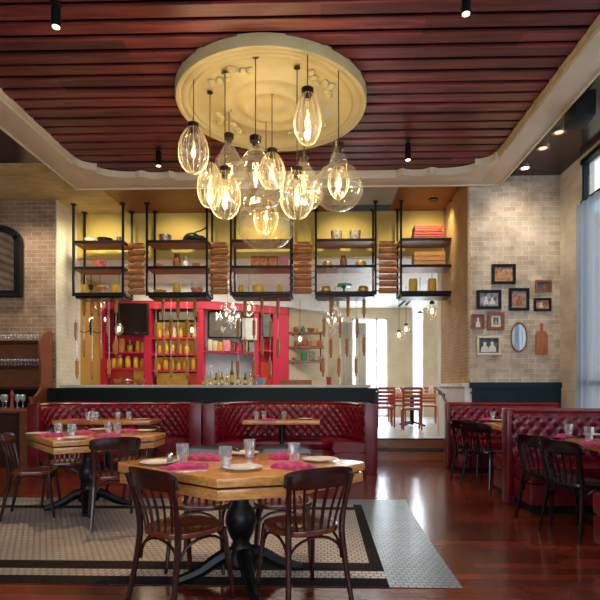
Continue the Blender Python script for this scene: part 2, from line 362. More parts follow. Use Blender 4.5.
# frame of the recessed planked ceiling, with scalloped corners at the back
def scallop():
    # inner outline from left-back corner; returns points of the inner edge along the back, left to right
    pts = []
    xs = [(TI_L, 7.25, 'c'), ]
    return pts
bm = BM()
box(bm, TI_R, TO_R, YF, TO_B, ZT, ZT+.16)      # right run
box(bm, TO_L, TI_L, YF, TO_B, ZT, ZT+.16)      # left run
box(bm, TI_L, TI_R, TI_B, TO_B, ZT, ZT+.16)    # back run
struct('trim_ceiling_frame', bm, 'trimcream', bevel=.008)
def arcfill(bm, cx, cy, r, a0, a1, corner, z0, z1, n=12):
    pts = [corner]+[(cx+r*cos(a0+(a1-a0)*i/n), cy+r*sin(a0+(a1-a0)*i/n)) for i in range(n+1)]
    prism(bm, pts, z0, z1)
bm = BM()
for sx, xc in ((1, TI_L), (-1, TI_R)):
    # stepped concave scallops filling the corner
    outline = [(0, -.62), (.05, -.62)]
    for i in range(9): a = pi*.5*i/8; outline.append((.05+.22*(1-cos(a)), -.60+.20*sin(a)))
    outline += [(.21, -.40), (.21, -.34)]
    for i in range(11): a = pi*.5*i/10; outline.append((.21+.52*(1-cos(a)), -.34+.24*sin(a)))
    outline += [(.80, -.14), (.86, -.14)]
    for i in range(9): a = pi*i/8; outline.append((.88+.19*(1-cos(a)), -.13+.07*sin(a)))
    outline += [(1.30, -.10), (1.34, -.05), (1.34, 0), (0, 0)]
    prism(bm, [(xc+sx*u, TI_B+v) for u, v in outline], ZT, ZT+.10)
struct('trim_ceiling_scallops', bm, 'trimcream')
bm = BM()
box(bm, TI_R-.02, TI_R+.01, YF, TI_B-.62, ZT+.04, ZP-.02)
struct('trim_ceiling_inner_edge_right', bm, 'trimgold')
bm = BM(); box(bm, TI_L-.01, TI_L+.02, YF, TI_B-.62, ZT+.04, ZP-.02); struct('trim_ceiling_inner_edge_left', bm, 'trimcream')
bm = BM()
for x0 in (TO_R-.012, TO_L-.012): box(bm, x0, x0+.024, YF, TO_B, ZT-.02, ZT+.03)
box(bm, TO_L, TO_R, TO_B-.015, TO_B+.012, ZT-.02, ZT+.03)
struct('trim_ceiling_outer_bead', bm, 'trimcream')

# walls
bm = BM(); box(bm, XL, XLP-.02, YBL, YBL+.2, 0, CEIL); struct('wall_back_left', bm, 'brick_tan')
bm = BM(); box(bm, XLP-.02, XLP, YBL-.005, 9.92, 0, CEIL); struct('wall_pier_left', bm, 'brick_white')
bm = BM(); box(bm, XPIER+.03, XW+.3, YB, YB+.2, 0, CEIL); struct('wall_back_right', bm, 'brick_pale')
bm = BM(); box(bm, XPIER, XPIER+.03, YB-.004, 9.95, 1.3, CEIL); struct('wall_pier_right', bm, 'brick_orange')
bm = BM(); box(bm, XPIER-.05, XPIER+.12, YB-.02, 9.95, 0, 1.27); box(bm, XPIER-.09, XPIER+.13, YB-.03, 10.0, 1.27, 1.33)
struct('wall_pier_right_base', bm, 'white')
bm = BM(); box(bm, XPIER+.06, XW, YB-.04, YB, 0, 1.25); box(bm, XPIER+.02, XW, YB-.07, YB, 1.25, 1.34); box(bm, XPIER+.04, XW, YB-.055, YB, 1.16, 1.19)
for i in range(7): box(bm, XPIER+.2+i*.2, XPIER+.206+i*.2, YB-.045, YB-.03, .1, 1.16)
struct('wall_wainscot_right', bm, 'teal')
bm = BM(); box(bm, XL-.2, XL, YF, YBL, 0, CEIL+.1); struct('wall_left', bm, 'brick_tan')
bm = BM(); box(bm, XL-.2, -5.2, YF-.2, YF, 0, CEIL+.1); box(bm, 3.0, XW+.2, YF-.2, YF, 0, CEIL+.1); box(bm, -5.2, 3.0, YF-.2, YF, 0, .7); box(bm, -5.2, 3.0, YF-.2, YF, 3.5, CEIL+.1); struct('wall_front', bm, 'cream')
bm = BM()
for x in (-5.2, -3.17, -1.13, .9, 2.94): box(bm, x, x+.06, YF-.15, YF-.05, .7, 3.5)
for z in (.7, 2.8, 3.44): box(bm, -5.2, 3.0, YF-.15, YF-.05, z, z+.06)
w6 = struct('window_6', bm, 'navy'); bm = BM(); box(bm, -5.2, 3.0, YF-.11, YF-.105, .7, 3.5); obj('window_glass', bm, 'pane', w6)  # unseen front window, added to let more daylight into the room
# fascia above the bar and white ceiling behind it
bm = BM(); box(bm, XLP, XPIER, 9.78, 9.9, 3.76, CEIL); struct('wall_bar_fascia', bm, 'ochre')
bm = BM(); box(bm, XLP-.6, 7.5, 9.9, 16.4, 3.75, 3.85); struct('ceiling_bar', bm, 'white')
bm = BM(); box(bm, XLP-.8, XLP-.6, 10.0, 16.4, .3, 3.85); struct('wall_bar_left', bm, 'mustard')
# window wall (right), windows from the pilaster toward the viewer
WINS = [(4.9, 7.55), (1.9, 4.5), (-1.4, 1.5)]
bm = BM(); ys = [YF]+[v for w in reversed(WINS) for v in w]+[YB]
for a, b in zip(ys[::2], ys[1::2]): box(bm, XW, XW+.2, a, b, 0, CEIL+.1)
for a, b in WINS: box(bm, XW, XW+.2, a, b, 0, .5); box(bm, XW, XW+.2, a, b, 4.55, CEIL+.1)
struct('wall_right', bm, 'brick_cream')
for i, (a, b) in enumerate(WINS):
    bm = BM(); w = .05
    box(bm, XW+.02, XW+.1, a, a+w, .5, 4.55); box(bm, XW+.02, XW+.1, b-w, b, .5, 4.55); box(bm, XW+.02, XW+.1, (a+b)/2-w/2, (a+b)/2+w/2, .5, 4.55)
    for z in (.5, 1.28, 3.9, 4.5): box(bm, XW-.01, XW+.1, a, b, z, z+.07)
    fr = struct('window_%d' % (i+1), bm, 'navy')
    bm = BM(); box(bm, XW+.05, XW+.056, a, b, .5, 4.55); g = obj('window_glass', bm, 'pane', fr)
# sheer curtains
def curtain_mesh(y0, y1, x, z0, z1, amp=.03, waves=14, flare=0):
    b = BM(); n = 120; rows = 8; grid = []
    for j in range(rows+1):
        z = z1+(z0-z1)*j/rows; row = []
        for i in range(n+1):
            t = i/n; yy = y0+(y1-y0)*t
            row.append(b.verts.new((x+amp*sin(2*pi*waves*t+.6*sin(7*t))*(.55+.45*j/rows), yy, z)))
        grid.append(row)
    for j in range(rows):
        for i in range(n): b.faces.new((grid[j][i], grid[j][i+1], grid[j+1][i+1], grid[j+1][i]))
    return b
for i, (a, b) in enumerate(WINS):
    bm = curtain_mesh(-(b-a)/2, (b-a)/2, 0, -1.95, 1.95, waves=16)
    o = obj('sheer_curtain', bm, 'sheer', loc=(XW-.07, (a+b)/2, 1.95), smooth=True)
    tag(o, ['grey-blue sheer curtain at the window beside the framed pictures', 'grey-blue sheer curtain at the middle window of the window wall', 'grey-blue sheer curtain at the window nearest the entrance end'][i], 'curtain', 'sheer window curtains')

# ------------------------------------------------------------------ bar half wall + counter
XB0, XB1 = -4.6, .90
bm = BM(); box(bm, XB0, XB1, 8.62, 8.78, 0, 1.20); struct('wall_bar_front', bm, 'navy')
bm = BM(); box(bm, XB0-.03, XB1+.04, 8.56, 8.82, 1.20, 1.25); box(bm, XB0-.01, XB1+.02, 8.59, 8.8, 1.14, 1.20); box(bm, XB0-.06, XB0+.02, 8.56, 8.9, 0, 1.24)
box(bm, XB0, XB1, 8.60, 8.63, 1.00, 1.03)
struct('trim_bar_wall_cap', bm, 'navy')
bm = BM(); box(bm, XB1+.0, XB1+.05, 8.6, 9.14, 0, 1.18); struct('wall_bar_end', bm, 'teal')
ct = thing('bar_counter', 'long pale stone bar counter behind the dark half wall', 'counter', (-1.8, 9.2, 0))
bm = BM(); box(bm, -2.79, 2.66, -.37, .55, 1.255, 1.305); obj('countertop', bm, 'sill', ct, bevel=.006)
bm = BM(); box(bm, -2.75, 2.62, -.30, .45, PLAT, 1.255); obj('base', bm, 'blackpaint', ct)

# ------------------------------------------------------------------ back bar (curved run)
def YBAR(px): return 12.5 if px <= 205 else (12.5+(px-205)*1.1/85 if px <= 290 else 13.6+(px-290)*.9/40)
_brk = [205, 290]
def bseg(bm, p0, p1, y0, y1, o0=0., o1=.1):
    """a slab following the curved back bar between picture columns p0..p1 and heights seen at y0 (upper) .. y1 (lower) at p0; o = distance in front"""
    cuts = [p0]+[c for c in _brk if p0 < c < p1]+[p1]
    d = YBAR(p0); z1 = CAMZ+(388-y0)*d/F; z0 = CAMZ+(388-y1)*d/F
    bslab(bm, p0, p1, z0, z1, o0, o1)
def bslab(bm, p0, p1, z0, z1, o0, o1):
    cuts = [p0]+[c for c in _brk if p0 < c < p1]+[p1]
    for a, b in zip(cuts, cuts[1:]):
        A = Vector((XP(a, YBAR(a)), YBAR(a))); B = Vector((XP(b, YBAR(b)), YBAR(b)))
        nn = Vector((0, -1))
        prism(bm, [tuple(A+nn*o0), tuple(B+nn*o0), tuple(B+nn*o1), tuple(A+nn*o1)], z0, z1)
def zb(px, y): return CAMZ+(388-y)*YBAR(px)/F
ZH = 3.35
bm = BM(); bslab(bm, 60, 332, ZH, 3.76, -.9, .35); struct('ceiling_bar_drop', bm, 'white')
bm = BM(); bslab(bm, 62, 104, PLAT, ZH, -.15, 0); struct('wall_bar_back_mustard', bm, 'mustard')
bm = BM(); bslab(bm, 104, 155, PLAT, ZH, -.15, 0); bslab(bm, 257, 274, PLAT, ZH, -.15, 0); struct('wall_bar_back_red', bm, 'redpaint')
bm = BM(); bslab(bm, 155, 204, PLAT, ZH, -.15, 0); struct('wall_bar_back_dark', bm, 'darkrecess')
bm = BM(); bslab(bm, 204, 257, PLAT, ZH, -.15, 0); struct('wall_bar_back_grey', bm, 'greywall')
bm = BM(); bslab(bm, 274, 328, PLAT, ZH, -.15, 0); struct('wall_bar_back_cream', bm, 'cream')
# red timber frame with columns
fr = thing('back_bar_frame', 'raspberry red painted timber frame around the back bar shelves', 'bar shelving', (XP(200, 12.2), 12.2, 0))
def bpart(name, m, segs, root, **k):
    b = BM()
    for s in segs: bseg(b, *s)
    bmesh.ops.translate(b, vec=-Vector(root.location), verts=b.verts)
    return obj(name, b, m, root, **k)
for p0, p1 in ((103, 110), (148, 155), (200, 206), (256, 260), (274, 289)): bpart('column', 'redpaint', [(p0, p1, 302 if p0 < 205 else 304, 403, .05, .3)], fr)
bpart('header', 'redpaint', [(103, 289, 302, 310, .05, .32)], fr)
for p0, p1, y in ((110, 148, 352), (110, 148, 368), (155, 200, 338), (155, 200, 354), (155, 200, 370), (206, 256, 351), (260, 274, 350)):
    bpart('shelf', 'redpaint', [(p0, p1, y, y+1.8, 0.0, .28)], fr)
for q in [(157, 200, 322, 336, .005, .02), (157, 200, 340, 353, .005, .02), (157, 200, 357, 369, .005, .02), (157, 188, 373, 388, .005, .02), (134, 147, 368, 386, .005, .02)]: bpart('panel', 'yellowpanel', [q], fr)
for q in [(188, 200, 373, 388, .005, .025), (261, 274, 362, 388, .005, .02), (110, 133, 370, 384, .005, .02)]: bpart('panel', 'redorange', [q], fr)
bpart('ledge', 'sill', [(103, 330, 386, 392, .0, .5)], fr)
def flatthing(name, label, cat, m, fm, px0, px1, y0, y1, off, group=None, th=.05):
    Y = YBAR((px0+px1)/2)-off; a = at_y(px0, y0, Y); b = at_y(px1, y1, Y)
    t = thing(name, label, cat, ((a.x+b.x)/2, Y, b.z), 0, group); w = (b.x-a.x)/2; h = a.z-b.z
    bm_ = BM(); box(bm_, -w, w, 0, th, 0, h); obj('case', bm_, fm, t, bevel=.008)
    bm_ = BM(); box(bm_, -w+.03, w-.03, -.006, 0, .03, h-.03); obj('screen', bm_, m, t); return t
flatthing('television', 'large black television high on the red wall behind the bar', 'television', 'screen', 'blackpaint', 114, 148, 303, 335, .5)
flatthing('menu_board', 'dark board high above the yellow shelves behind the bar', 'board', 'greyscreen', 'blackpaint', 158, 197, 311, 321, .36)
flatthing('television', 'grey-green television above the coloured tins behind the bar', 'television', 'greyscreen', 'blackpaint', 208, 242, 311, 338, .3)
flatthing('projection_screen', 'white lit board beside the crystal chandelier behind the bar', 'board', 'whiteboard', 'creambox', 241, 257, 318, 340, .32)
flatthing('menu_board', 'narrow dark board beside the wide red column behind the bar', 'board', 'greyscreen', 'blackpaint', 262, 271, 313, 338, .36)
# lit window pane bottom-left; its glow is only painted in pale green
flatthing('painted_lit_pane', 'pane painted pale green as if lit, under the mustard wall behind the bar', 'panel', 'palegreen', 'creambox', 82, 100, 353, 388, .1)
bm = BM(); a = at_y(100, 352, 12.3); b = at_y(104, 390, 12.3); box(bm, a.x, b.x, 12.25, 12.4, b.z, a.z); struct('trim_1', bm, 'blackpaint')

# generic small vessels (each a thing)
def jar_prof(w, h, kind):
    r = w/2
    return {
     'can': [(r*.96, 0), (r, h*.03), (r, h*.86), (r*.9, h*.9), (r*.92, h*.92), (r*.92, h), (0, h)],
     'jar': [(r*.8, 0), (r, h*.1), (r, h*.7), (r*.65, h*.84), (r*.7, h*.86), (r*.7, h), (0, h)],
     'bowl': [(r*.42, 0), (r*.45, h*.12), (r*.8, h*.45), (r, h), (r*.95, h), (r*.72, h*.5), (0, h*.22)],
     'pot': [(r*.72, 0), (r*.95, h*.1), (r, h*.8), (r*1.06, h*.86), (r*1.06, h), (r*.95, h), (r*.9, h*.3), (0, h*.25)],
     'bottle': [(r*.96, 0), (r, h*.04), (r, h*.52), (r*.4, h*.68), (r*.32, h*.92), (r*.4, h*.93), (r*.4, h), (0, h)],
     'stand': [(r*.5, 0), (r*.42, h*.08), (r*.12, h*.25), (r*.14, h*.55), (r*.3, h*.72), (r, h*.78), (r, h), (r*.94, h*.98), (0, h*.9)],
     'goblet': [(r*.7, 0), (r*.15, h*.08), (r*.12, h*.45), (r*.8, h*.6), (r, h), (r*.92, h), (0, h*.6)],
     'basket': [(r*.7, 0), (r*.98, h*.3), (r, h*.7), (r*.85, h), (r*.78, h), (r*.85, h*.6), (0, h*.3)],
    }[kind]
def vessel(name, kind, m, label, cat, px, ybase, w, h, Y, group=None, z=None, n=14):
    p = at_y(px, ybase, Y); zz = p.z if z is None else z
    sc = (Y/F)
    bm_ = BM(); pr = jar_prof(w*sc, h*sc, kind)
    if pr[0][0] > 0: pr = [(0, 0)]+pr
    if kind in ('bowl', 'pot', 'stand', 'goblet', 'basket'):
        lathe(bm_, pr, n)
    else: lathe(bm_, pr, n)
    o = obj(name, bm_, m, loc=(p.x, Y, zz), smooth=True, angle=35); return tag(o, label, cat, group)
# things on the back bar
def shelf_z(px, y): return CAMZ+(388-y)*YBAR(px)/F
rowi = 0
cols_ = {'yellow': 'yellow', 'gold': 'gold', 'cream': 'creambox', 'orange': 'orangebox', 'brown': 'brownbox'}
ordn = ['first', 'second', 'third', 'fourth', 'fifth', 'sixth', 'seventh', 'eighth', 'ninth', 'tenth', 'eleventh', 'twelfth']
def shelfrow(pxs, yshelf, kinds, h, w, where, group, noun, cat):
    p_ref = pxs[0]
    for i, px in enumerate(pxs):
        kd, mt = kinds[i % len(kinds)]
        z = shelf_z(_ref(px), yshelf)
        vessel(noun, kd, M[cols_.get(mt, mt)], '%s %s, %s from the left %s' % (mt.replace('bottle_', '').replace('box', ''), noun.replace('_', ' '), ordn[i], where), cat, px, 0, w*(.85+.3*((i*5) % 3)/2), h*(.8+.3*((i*7) % 4)/3), YBAR(px)-.15, group, z=z, n=10)
def _ref(px): return 110 if px < 148 else 155 if px < 200 else 206 if px < 256 else 260
shelfrow([115, 122, 130, 138, 144], 352, [('jar', 'yellow'), ('can', 'orange'), ('bottle', 'gold')], 12, 6, 'on the upper red shelf under the television', 'jars on the upper red shelf', 'storage_jar', 'jar')
shelfrow([114, 120, 128, 136, 143], 368, [('can', 'yellow'), ('jar', 'gold'), ('jar', 'yellow')], 12, 6, 'on the lower red shelf under the television', 'jars on the lower red shelf', 'storage_jar', 'jar')
shelfrow([160, 167, 174, 181, 188, 195], 338, [('jar', 'yellow'), ('bottle', 'gold'), ('can', 'cream')], 11, 5, 'on the top yellow-backed shelf', 'jars on the top yellow-backed shelf', 'storage_jar', 'jar')
shelfrow([160, 166, 173, 180, 187, 195], 354, [('can', 'orange'), ('jar', 'yellow'), ('jar', 'gold')], 11, 5, 'on the second yellow-backed shelf', 'jars on the second yellow-backed shelf', 'storage_jar', 'jar')
shelfrow([159, 166, 172, 179, 186, 194], 370, [('bottle', 'yellow'), ('jar', 'orange'), ('can', 'yellow')], 11, 5, 'on the third yellow-backed shelf', 'jars on the third yellow-backed shelf', 'storage_jar', 'jar')
def bx(name, label, cat, m, px0, px1, ytop, ybot, Y, depth=.14, group=None, z=None):
    a = at_y(px0, ytop, Y); b = at_y(px1, ybot, Y); w = (b.x-a.x)/2; h = a.z-b.z
    bm_ = BM(); box(bm_, -w, w, 0, depth, 0, h)
    o = obj(name, bm_, m, loc=((a.x+b.x)/2, Y, b.z if z is None else z), bevel=min(.008, w*.2)); return tag(o, label, cat, group)
for i, (a, b, mt, nm) in enumerate([(208, 212, 'creambox', 'cream'), (213, 217, 'creambox', 'pale cream'), (218, 222, 'orangebox', 'orange'), (223, 230, 'pinkbox', 'pink'), (231, 235, 'brownbox', 'brown'), (236, 241, 'redpaint', 'red'), (243, 247, 'creambox', 'ivory'), (249, 254, 'stonepot', 'grey')]):
    bx('storage_tin', '%s tin, %s from the left on the red shelf above the bottles' % (nm, ordn[i]), 'tin', mt, a, b, 338+(i % 3), 349, YBAR(a)-.25, .14, 'tins on the red shelf above the bottles', z=shelf_z(206, 351))
# bottles standing on the counter
bk = [(204, 8, 'bottle_amber'), (208, 14, 'bottle_clear'), (212, 20, 'bottle_clear'), (216, 12, 'bottle_green'), (219, 22, 'bottle_clear'), (223, 13, 'bottle_amber'), (227, 17, 'bottle_clear'), (230, 11, 'label'), (233, 24, 'bottle_green'), (238, 13, 'bottle_amber'), (242, 10, 'bottle_clear'), (246, 12, 'bottle_green'), (250, 15, 'bottle_clear'), (258, 10, 'bottle_clear')]
for i, (px, h, mt) in enumerate(bk):
    nm = {'bottle_amber': 'amber', 'bottle_clear': 'clear glass', 'bottle_green': 'dark green', 'label': 'cream'}[mt]
    p = at_y(px, 384, 9.35)
    t = thing('bottle', '%s bottle on the bar counter, %s from the left of the bottles' % (nm, ordn[i] if i < 12 else ['thirteenth', 'fourteenth'][i-12]), 'bottle', (p.x, 9.35-.05*(i % 3), 1.305), 0, 'bottles on the bar counter')
    r = .034; hh = h*9.3/F*1.0
    bm_ = BM(); lathe(bm_, [(0, 0)]+jar_prof(r*2, hh, 'bottle'), 12); obj('bottle_body', bm_, mt, t, smooth=True, angle=35)
    bm_ = BM(); lathe(bm_, [(r*1.02, hh*.12), (r*1.02, hh*.42)], 12); obj('paper_label', bm_, 'label' if i % 2 else 'yellow', t, smooth=True)
vessel('glass_jug', 'bowl', M['blueglass'], 'pale blue glass bowl on the bar counter right of the bottles', 'bowl', 261, 384, 11, 7, 9.3, z=1.305)
vessel('flower_vase', 'pot', M['redpaint'], 'small magenta pot on the bar counter near its open end', 'pot', 329, 384, 5, 8, 9.3, z=1.305)
for i, px in enumerate((120, 128, 140)):
    vessel('serving_dish', 'stand' if i == 1 else 'bowl', M['clay' if i != 1 else 'steel'], ['wide brown dish on the counter below the television', 'footed steel dish between two brown dishes on the counter', 'low brown dish beside the footed steel dish on the counter'][i], 'dish', px, 384, 12, 6, 9.3, 'dishes on the counter below the television', z=1.305)
# cream wall shelves
for k, y in enumerate((333, 347, 361)):
    Y = 13.85; a = at_y(290, y, Y); b = at_y(324, y, Y)
    t = thing('wall_shelf', ['top wooden shelf on the cream wall behind the bar', 'middle wooden shelf on the cream wall behind the bar', 'lowest wooden shelf with brackets on the cream wall behind the bar'][k], 'shelf', ((a.x+b.x)/2, Y, a.z), 0, 'wooden shelves on the cream wall')
    w = (b.x-a.x)/2
    bm_ = BM(); box(bm_, -w, w, -.30, .02, -.05, 0); obj('board', bm_, 'hutchwood', t)
    for s in (-1, 1):
        bm_ = BM(); prism(bm_, [(-.26, -.05), (0, -.05), (0, -.28), (-.05, -.26), (-.12, -.14)], s*w*.8-.02, s*w*.8+.02, 'x'); obj('bracket', bm_, 'hutchwood', t)
    its = [[(296, 'can', 'clay', 5, 5), (303, 'jar', 'green', 4, 6), (311, 'bowl', 'clay', 8, 4), (319, 'can', 'gold', 5, 4)],
           [(297, 'jar', 'clay', 6, 6), (305, 'can', 'clay', 7, 7), (314, 'can', 'crate', 8, 6), (320, 'jar', 'clay', 5, 6)],
           [(293, 'bowl', 'gold', 6, 3), (304, 'pot', 'green', 6, 8), (312, 'pot', 'stonepot', 6, 9), (320, 'can', 'stonepot', 4, 4)]][k]
    for j, (px, kd, mt, ww, hh) in enumerate(its):
        nmm = {'clay': 'terracotta', 'green': 'green', 'gold': 'golden', 'crate': 'tan', 'stonepot': 'speckled grey'}[mt]
        vessel('crockery_'+{'can': 'canister', 'jar': 'jar', 'bowl': 'bowl', 'pot': 'pot'}[kd], kd, M[mt], '%s %s, %s from the left on the %s shelf of the cream wall' % (nmm, {'can': 'canister'}.get(kd, kd), ordn[j], ['top', 'middle', 'lowest'][k]), 'pot', px, y, ww, hh, Y-.15, 'crockery on the cream wall shelves', z=a.z)
# low wooden rack at the foot of cream wall
bm = BM(); a = at_y(281, 380, 12.4); b = at_y(312, 392, 12.4); box(bm, a.x, b.x, 12.2, 12.5, PLAT, a.z+.0)
tag(obj('sideboard', bm, 'hutchwood', bevel=.01), 'low brown wooden sideboard top below the cream wall shelves', 'sideboard')

# ------------------------------------------------------------------ far room on the platform
YR = 16.0
bm = BM(); xs = [XP(p, YR) for p in (327, 352, 388, 412, 424)]
zt = CAMZ+(388-318)*YR/F
box(bm, xs[0]-1.0, xs[1], YR, YR+.2, PLAT, 3.8); box(bm, xs[2], xs[3], YR, YR+.2, PLAT, 3.8); box(bm, xs[4], 7.5, YR, YR+.2, PLAT, 3.8); box(bm, xs[1], xs[2], YR, YR+.2, zt, 3.8)
box(bm, 7.3, 7.5, 10, YR, PLAT, 3.8)
box(bm, XPIER+.15, 7.5, 9.95, 10.15, 0, CEIL)
struct('wall_far', bm, 'cream')
bm = BM()
for x in (xs[1], xs[1]+(xs[2]-xs[1])*.66, xs[2]-.05): box(bm, x, x+.05, YR+.05, YR+.12, PLAT, zt)
for z in (PLAT, zt-.06): box(bm, xs[1], xs[2], YR+.05, YR+.12, z, z+.06)
w4 = struct('window_4', bm, 'white'); bm = BM(); box(bm, xs[1], xs[2], YR+.08, YR+.085, PLAT, zt); obj('window_glass', bm, 'pane', w4)
bm = BM(); box(bm, xs[3], xs[3]+.04, YR+.05, YR+.12, PLAT, 3.8); box(bm, xs[4]-.04, xs[4], YR+.05, YR+.12, PLAT, 3.8)
w5 = struct('window_5', bm, 'white'); bm = BM(); box(bm, xs[3], xs[4], YR+.08, YR+.085, PLAT, 3.8); obj('window_glass', bm, 'pane', w5)
for i, (p0, p1) in enumerate(((341, 352), (356, 366))):
    Y = 15.0+i*.3; x0, x1 = XP(p0, Y), XP(p1, Y); b = BM(); n = 48; g = []
    for zz in (PLAT+.02, 3.2):
        g.append([b.verts.new((x0+(x1-x0)*k/n-(x0+x1)/2, .05*sin(k*.9), zz-PLAT)) for k in range(n+1)])
    for k in range(n): b.faces.new((g[0][k], g[0][k+1], g[1][k+1], g[1][k]))
    o = obj('drape', b, 'drape', loc=((x0+x1)/2, Y, PLAT), smooth=True); md = o.modifiers.new('s', 'SOLIDIFY'); md.thickness = .01
    tag(o, ['pale pleated drape behind the crystal chandelier', 'pale pleated drape at the edge of the bright far window'][i], 'drape', 'pale pleated drapes')
bm = BM(); x0 = XP(327, 14.7); x1 = XP(339, 14.7); box(bm, x0, x1, 14.6, 14.9, PLAT, 3.75); struct('wall_far_column', bm, 'cream')
bm = BM(); x0 = XP(432, 10.6)
box(bm, XPIER-.0, XPIER+.2, 10.0, 10.3, PLAT, 3.75); struct('wall_far_jamb', bm, 'cream')
# ceiling slot diffusers
for i in range(2):
    a = at_z(399+i*7, 306-i*1, 3.745); b_ = at_z(413+i*5, 293-i*1, 3.745)
    bm = BM(); d = (b_-a).normalized(); s = Vector((-d.y, d.x, 0))*.04
    c = (a+b_)/2; pts = [a-s-c, b_-s-c, b_+s-c, a+s-c]
    prism(bm, [(p.x, p.y) for p in pts], -.02, 0)
    tag(obj('air_vent', bm, 'blackpaint', loc=(c.x, c.y, 3.75)), ['black slot air vent in the white ceiling, left of the pair', 'black slot air vent in the white ceiling, right of the pair'][i], 'air vent', 'slot air vents')

# far dining set
def slat_chair():
    t = thing('slat_back_chair', '', 'chair')
    for sx in (-1, 1):
        b = BM(); tube(b, [(sx*.19, -.2, 0), (sx*.19, -.19, .45), (sx*.19, -.25, .9)], [.02, .022, .018], 6); obj('leg', b, 'redchair', t)
        b = BM(); tube(b, [(sx*.19, .2, 0), (sx*.19, .2, .43)], [.018, .022], 6); obj('leg', b, 'redchair', t)
    b = BM(); box(b, -.21, .21, -.21, .22, .42, .455); obj('seat', b, 'redchair', t, bevel=.01)
    b = BM(); box(b, -.19, .19, -.17, .20, .455, .48); obj('seat_pad', b, 'whiteseat', t, bevel=.012)
    for k in range(5):
        b = BM(); z = .52+k*.085; y_ = -.2-.05*(z-.45)/.45; box(b, -.18, .18, y_-.01, y_+.01, z, z+.06); obj('back_slat', b, 'redchair', t, bevel=.004)
    return t
fc = [((385, 11.9), 0, 'red-brown slat-back chair at the far bright table, nearer the window'), ((411.5, 11.1), R(-4), 'red-brown slat-back chair at the far bright table, nearer the handrail'), ((397, 13.6), R(180), 'red-brown slat-back chair on the window side of the far table'), ((428, 13.2), R(170), 'red-brown slat-back chair on the far side of the bright table by the pier')]
for (px, Y), rz, lb in fc: place('slat', slat_chair, (XP(px, Y), Y, PLAT), rz, lb, 'slat-back chairs round the far table')
t = thing('dining_table', 'orange-brown dining table on the raised bright floor', 'table', (XP(412, 12.2), 12.2, PLAT))
bm = BM(); box(bm, -.62, .62, -.4, .4, .70, .76); obj('tabletop', bm, 'tablewood', t, bevel=.006)
bm = BM(); lathe(bm, [(.05, .03), (.05, .7)], 10); obj('pedestal', bm, 'iron', t)
for k in range(4):
    a = pi/4+k*pi/2; bm = BM(); tube(bm, [(0, 0, .10), (.2*cos(a), .2*sin(a), .06), (.36*cos(a), .36*sin(a), .02)], [.03, .025, .02], 6); obj('foot', bm, 'iron', t)
for i, (px, h) in enumerate(((398, 7), (409, 6), (422, 7), (431, 8))):
    vessel('table_setting_cup', 'jar', M['plate'], 'white cup, %s from the left on the far dining table' % ordn[i], 'cup', px, 393, 5, h, 12.0+.1*(i % 2), 'white cups on the far dining table', z=PLAT+.76)

# handrail on the pier base
t = thing('handrail', 'black metal handrail bracketed to the white pier by the steps', 'handrail', (XPIER-.05, 8.9, 0))
pa = at_x(441, 386, XPIER-.15); pb = at_x(455, 403, XPIER-.15)
bm = BM(); tube(bm, [Vector((-.10, .95, 1.26)), Vector((-.10, .5, 1.18)), Vector((-.10, .0, .98)), Vector((-.10, -.2, .96))], .02, 8); obj('rail', bm, 'iron', t, smooth=True)
for yy, zz in ((.62, 1.2), (.02, .98)):
    bm = BM(); tube(bm, [(-.1, yy, zz), (-.1, yy, zz-.06), (.0, yy, zz-.09)], .014, 6); lathe(bm, [(.0, -.015), (.04, -.015), (.04, .0), (0, 0)], 10, (0, yy, zz-.09), 'x'); obj('bracket', bm, 'iron', t, smooth=True)

# ------------------------------------------------------------------ hanging shelf units over the bar
YS = 9.22; YS2 = 9.66
UN = [(73.5, 123, 240.5, 267, 293), (147, 207, 239, 265.5, 291.5), (231, 291, 238, 264.5, 291), (315.8, 375.5, 236, 262.5, 290), (401, 452.5, 235, 261.5, 289)]
UL = ['leftmost black-framed hanging shelf unit, holding the watermelon bowl', 'black-framed hanging shelf unit holding the black rooster figure', 'middle black-framed hanging shelf unit, behind the glass pendants', 'black-framed hanging shelf unit holding the green cake stand', 'rightmost black-framed hanging shelf unit, holding the wooden crates']
US = ['watermelon bowl', 'black rooster', 'brown boxes', 'green cake stand', 'wooden crates']
ZSH = [3.945, 3.47, 2.995]
for (p0, p1, *ys_), lb in zip(UN, UL):
    x0, x1 = XP(p0, YS), XP(p1, YS); cx = (x0+x1)/2; w = (x1-x0)/2
    t = thing('hanging_shelf_unit', lb, 'shelf unit', (cx, (YS+YS2)/2, 2.93), 0, 'hanging shelf units above the bar'); d = (YS2-YS)/2
    for sx in (-1, 1):
        for sy in (-1, 1):
            b = BM(); box(b, sx*w-.018, sx*w+.018, sy*d-.018, sy*d+.018, .0, CEIL-2.93-.014); box(b, sx*w-.04, sx*w+.04, sy*d-.04, sy*d+.04, CEIL-2.93-.035, CEIL-2.93-.014); obj('post', b, 'iron', t)
    for z in ZSH:
        b = BM(); box(b, -w, w, -d+.015, d-.015, z-2.93-.05, z-2.93-.008); s = obj('shelf', b, 'shelfwood', t)
        b = BM(); box(b, -w, w, -d-.012, -d+.014, z-2.93-.05, z-2.93); box(b, -w, w, d-.014, d+.012, z-2.93-.05, z-2.93)
        for sx in (-1, 1): box(b, sx*w-.012, sx*w+.012, -d, d, z-2.93-.05, z-2.93)
        obj('shelf_rail', b, 'iron', s)
    b = BM(); box(b, -w+.02, w-.02, -d+.03, d+.02, -.03, .015); obj('hanging_rack', b, 'iron', t)
Yi = (YS+YS2)/2
def onshelf(u, s, kind, m, px, w, h, name, label, cat, dy=0): return vessel(name, kind, M[m], label, cat, px, 0, w, h, Yi+dy, None, z=ZSH[s]+.0)
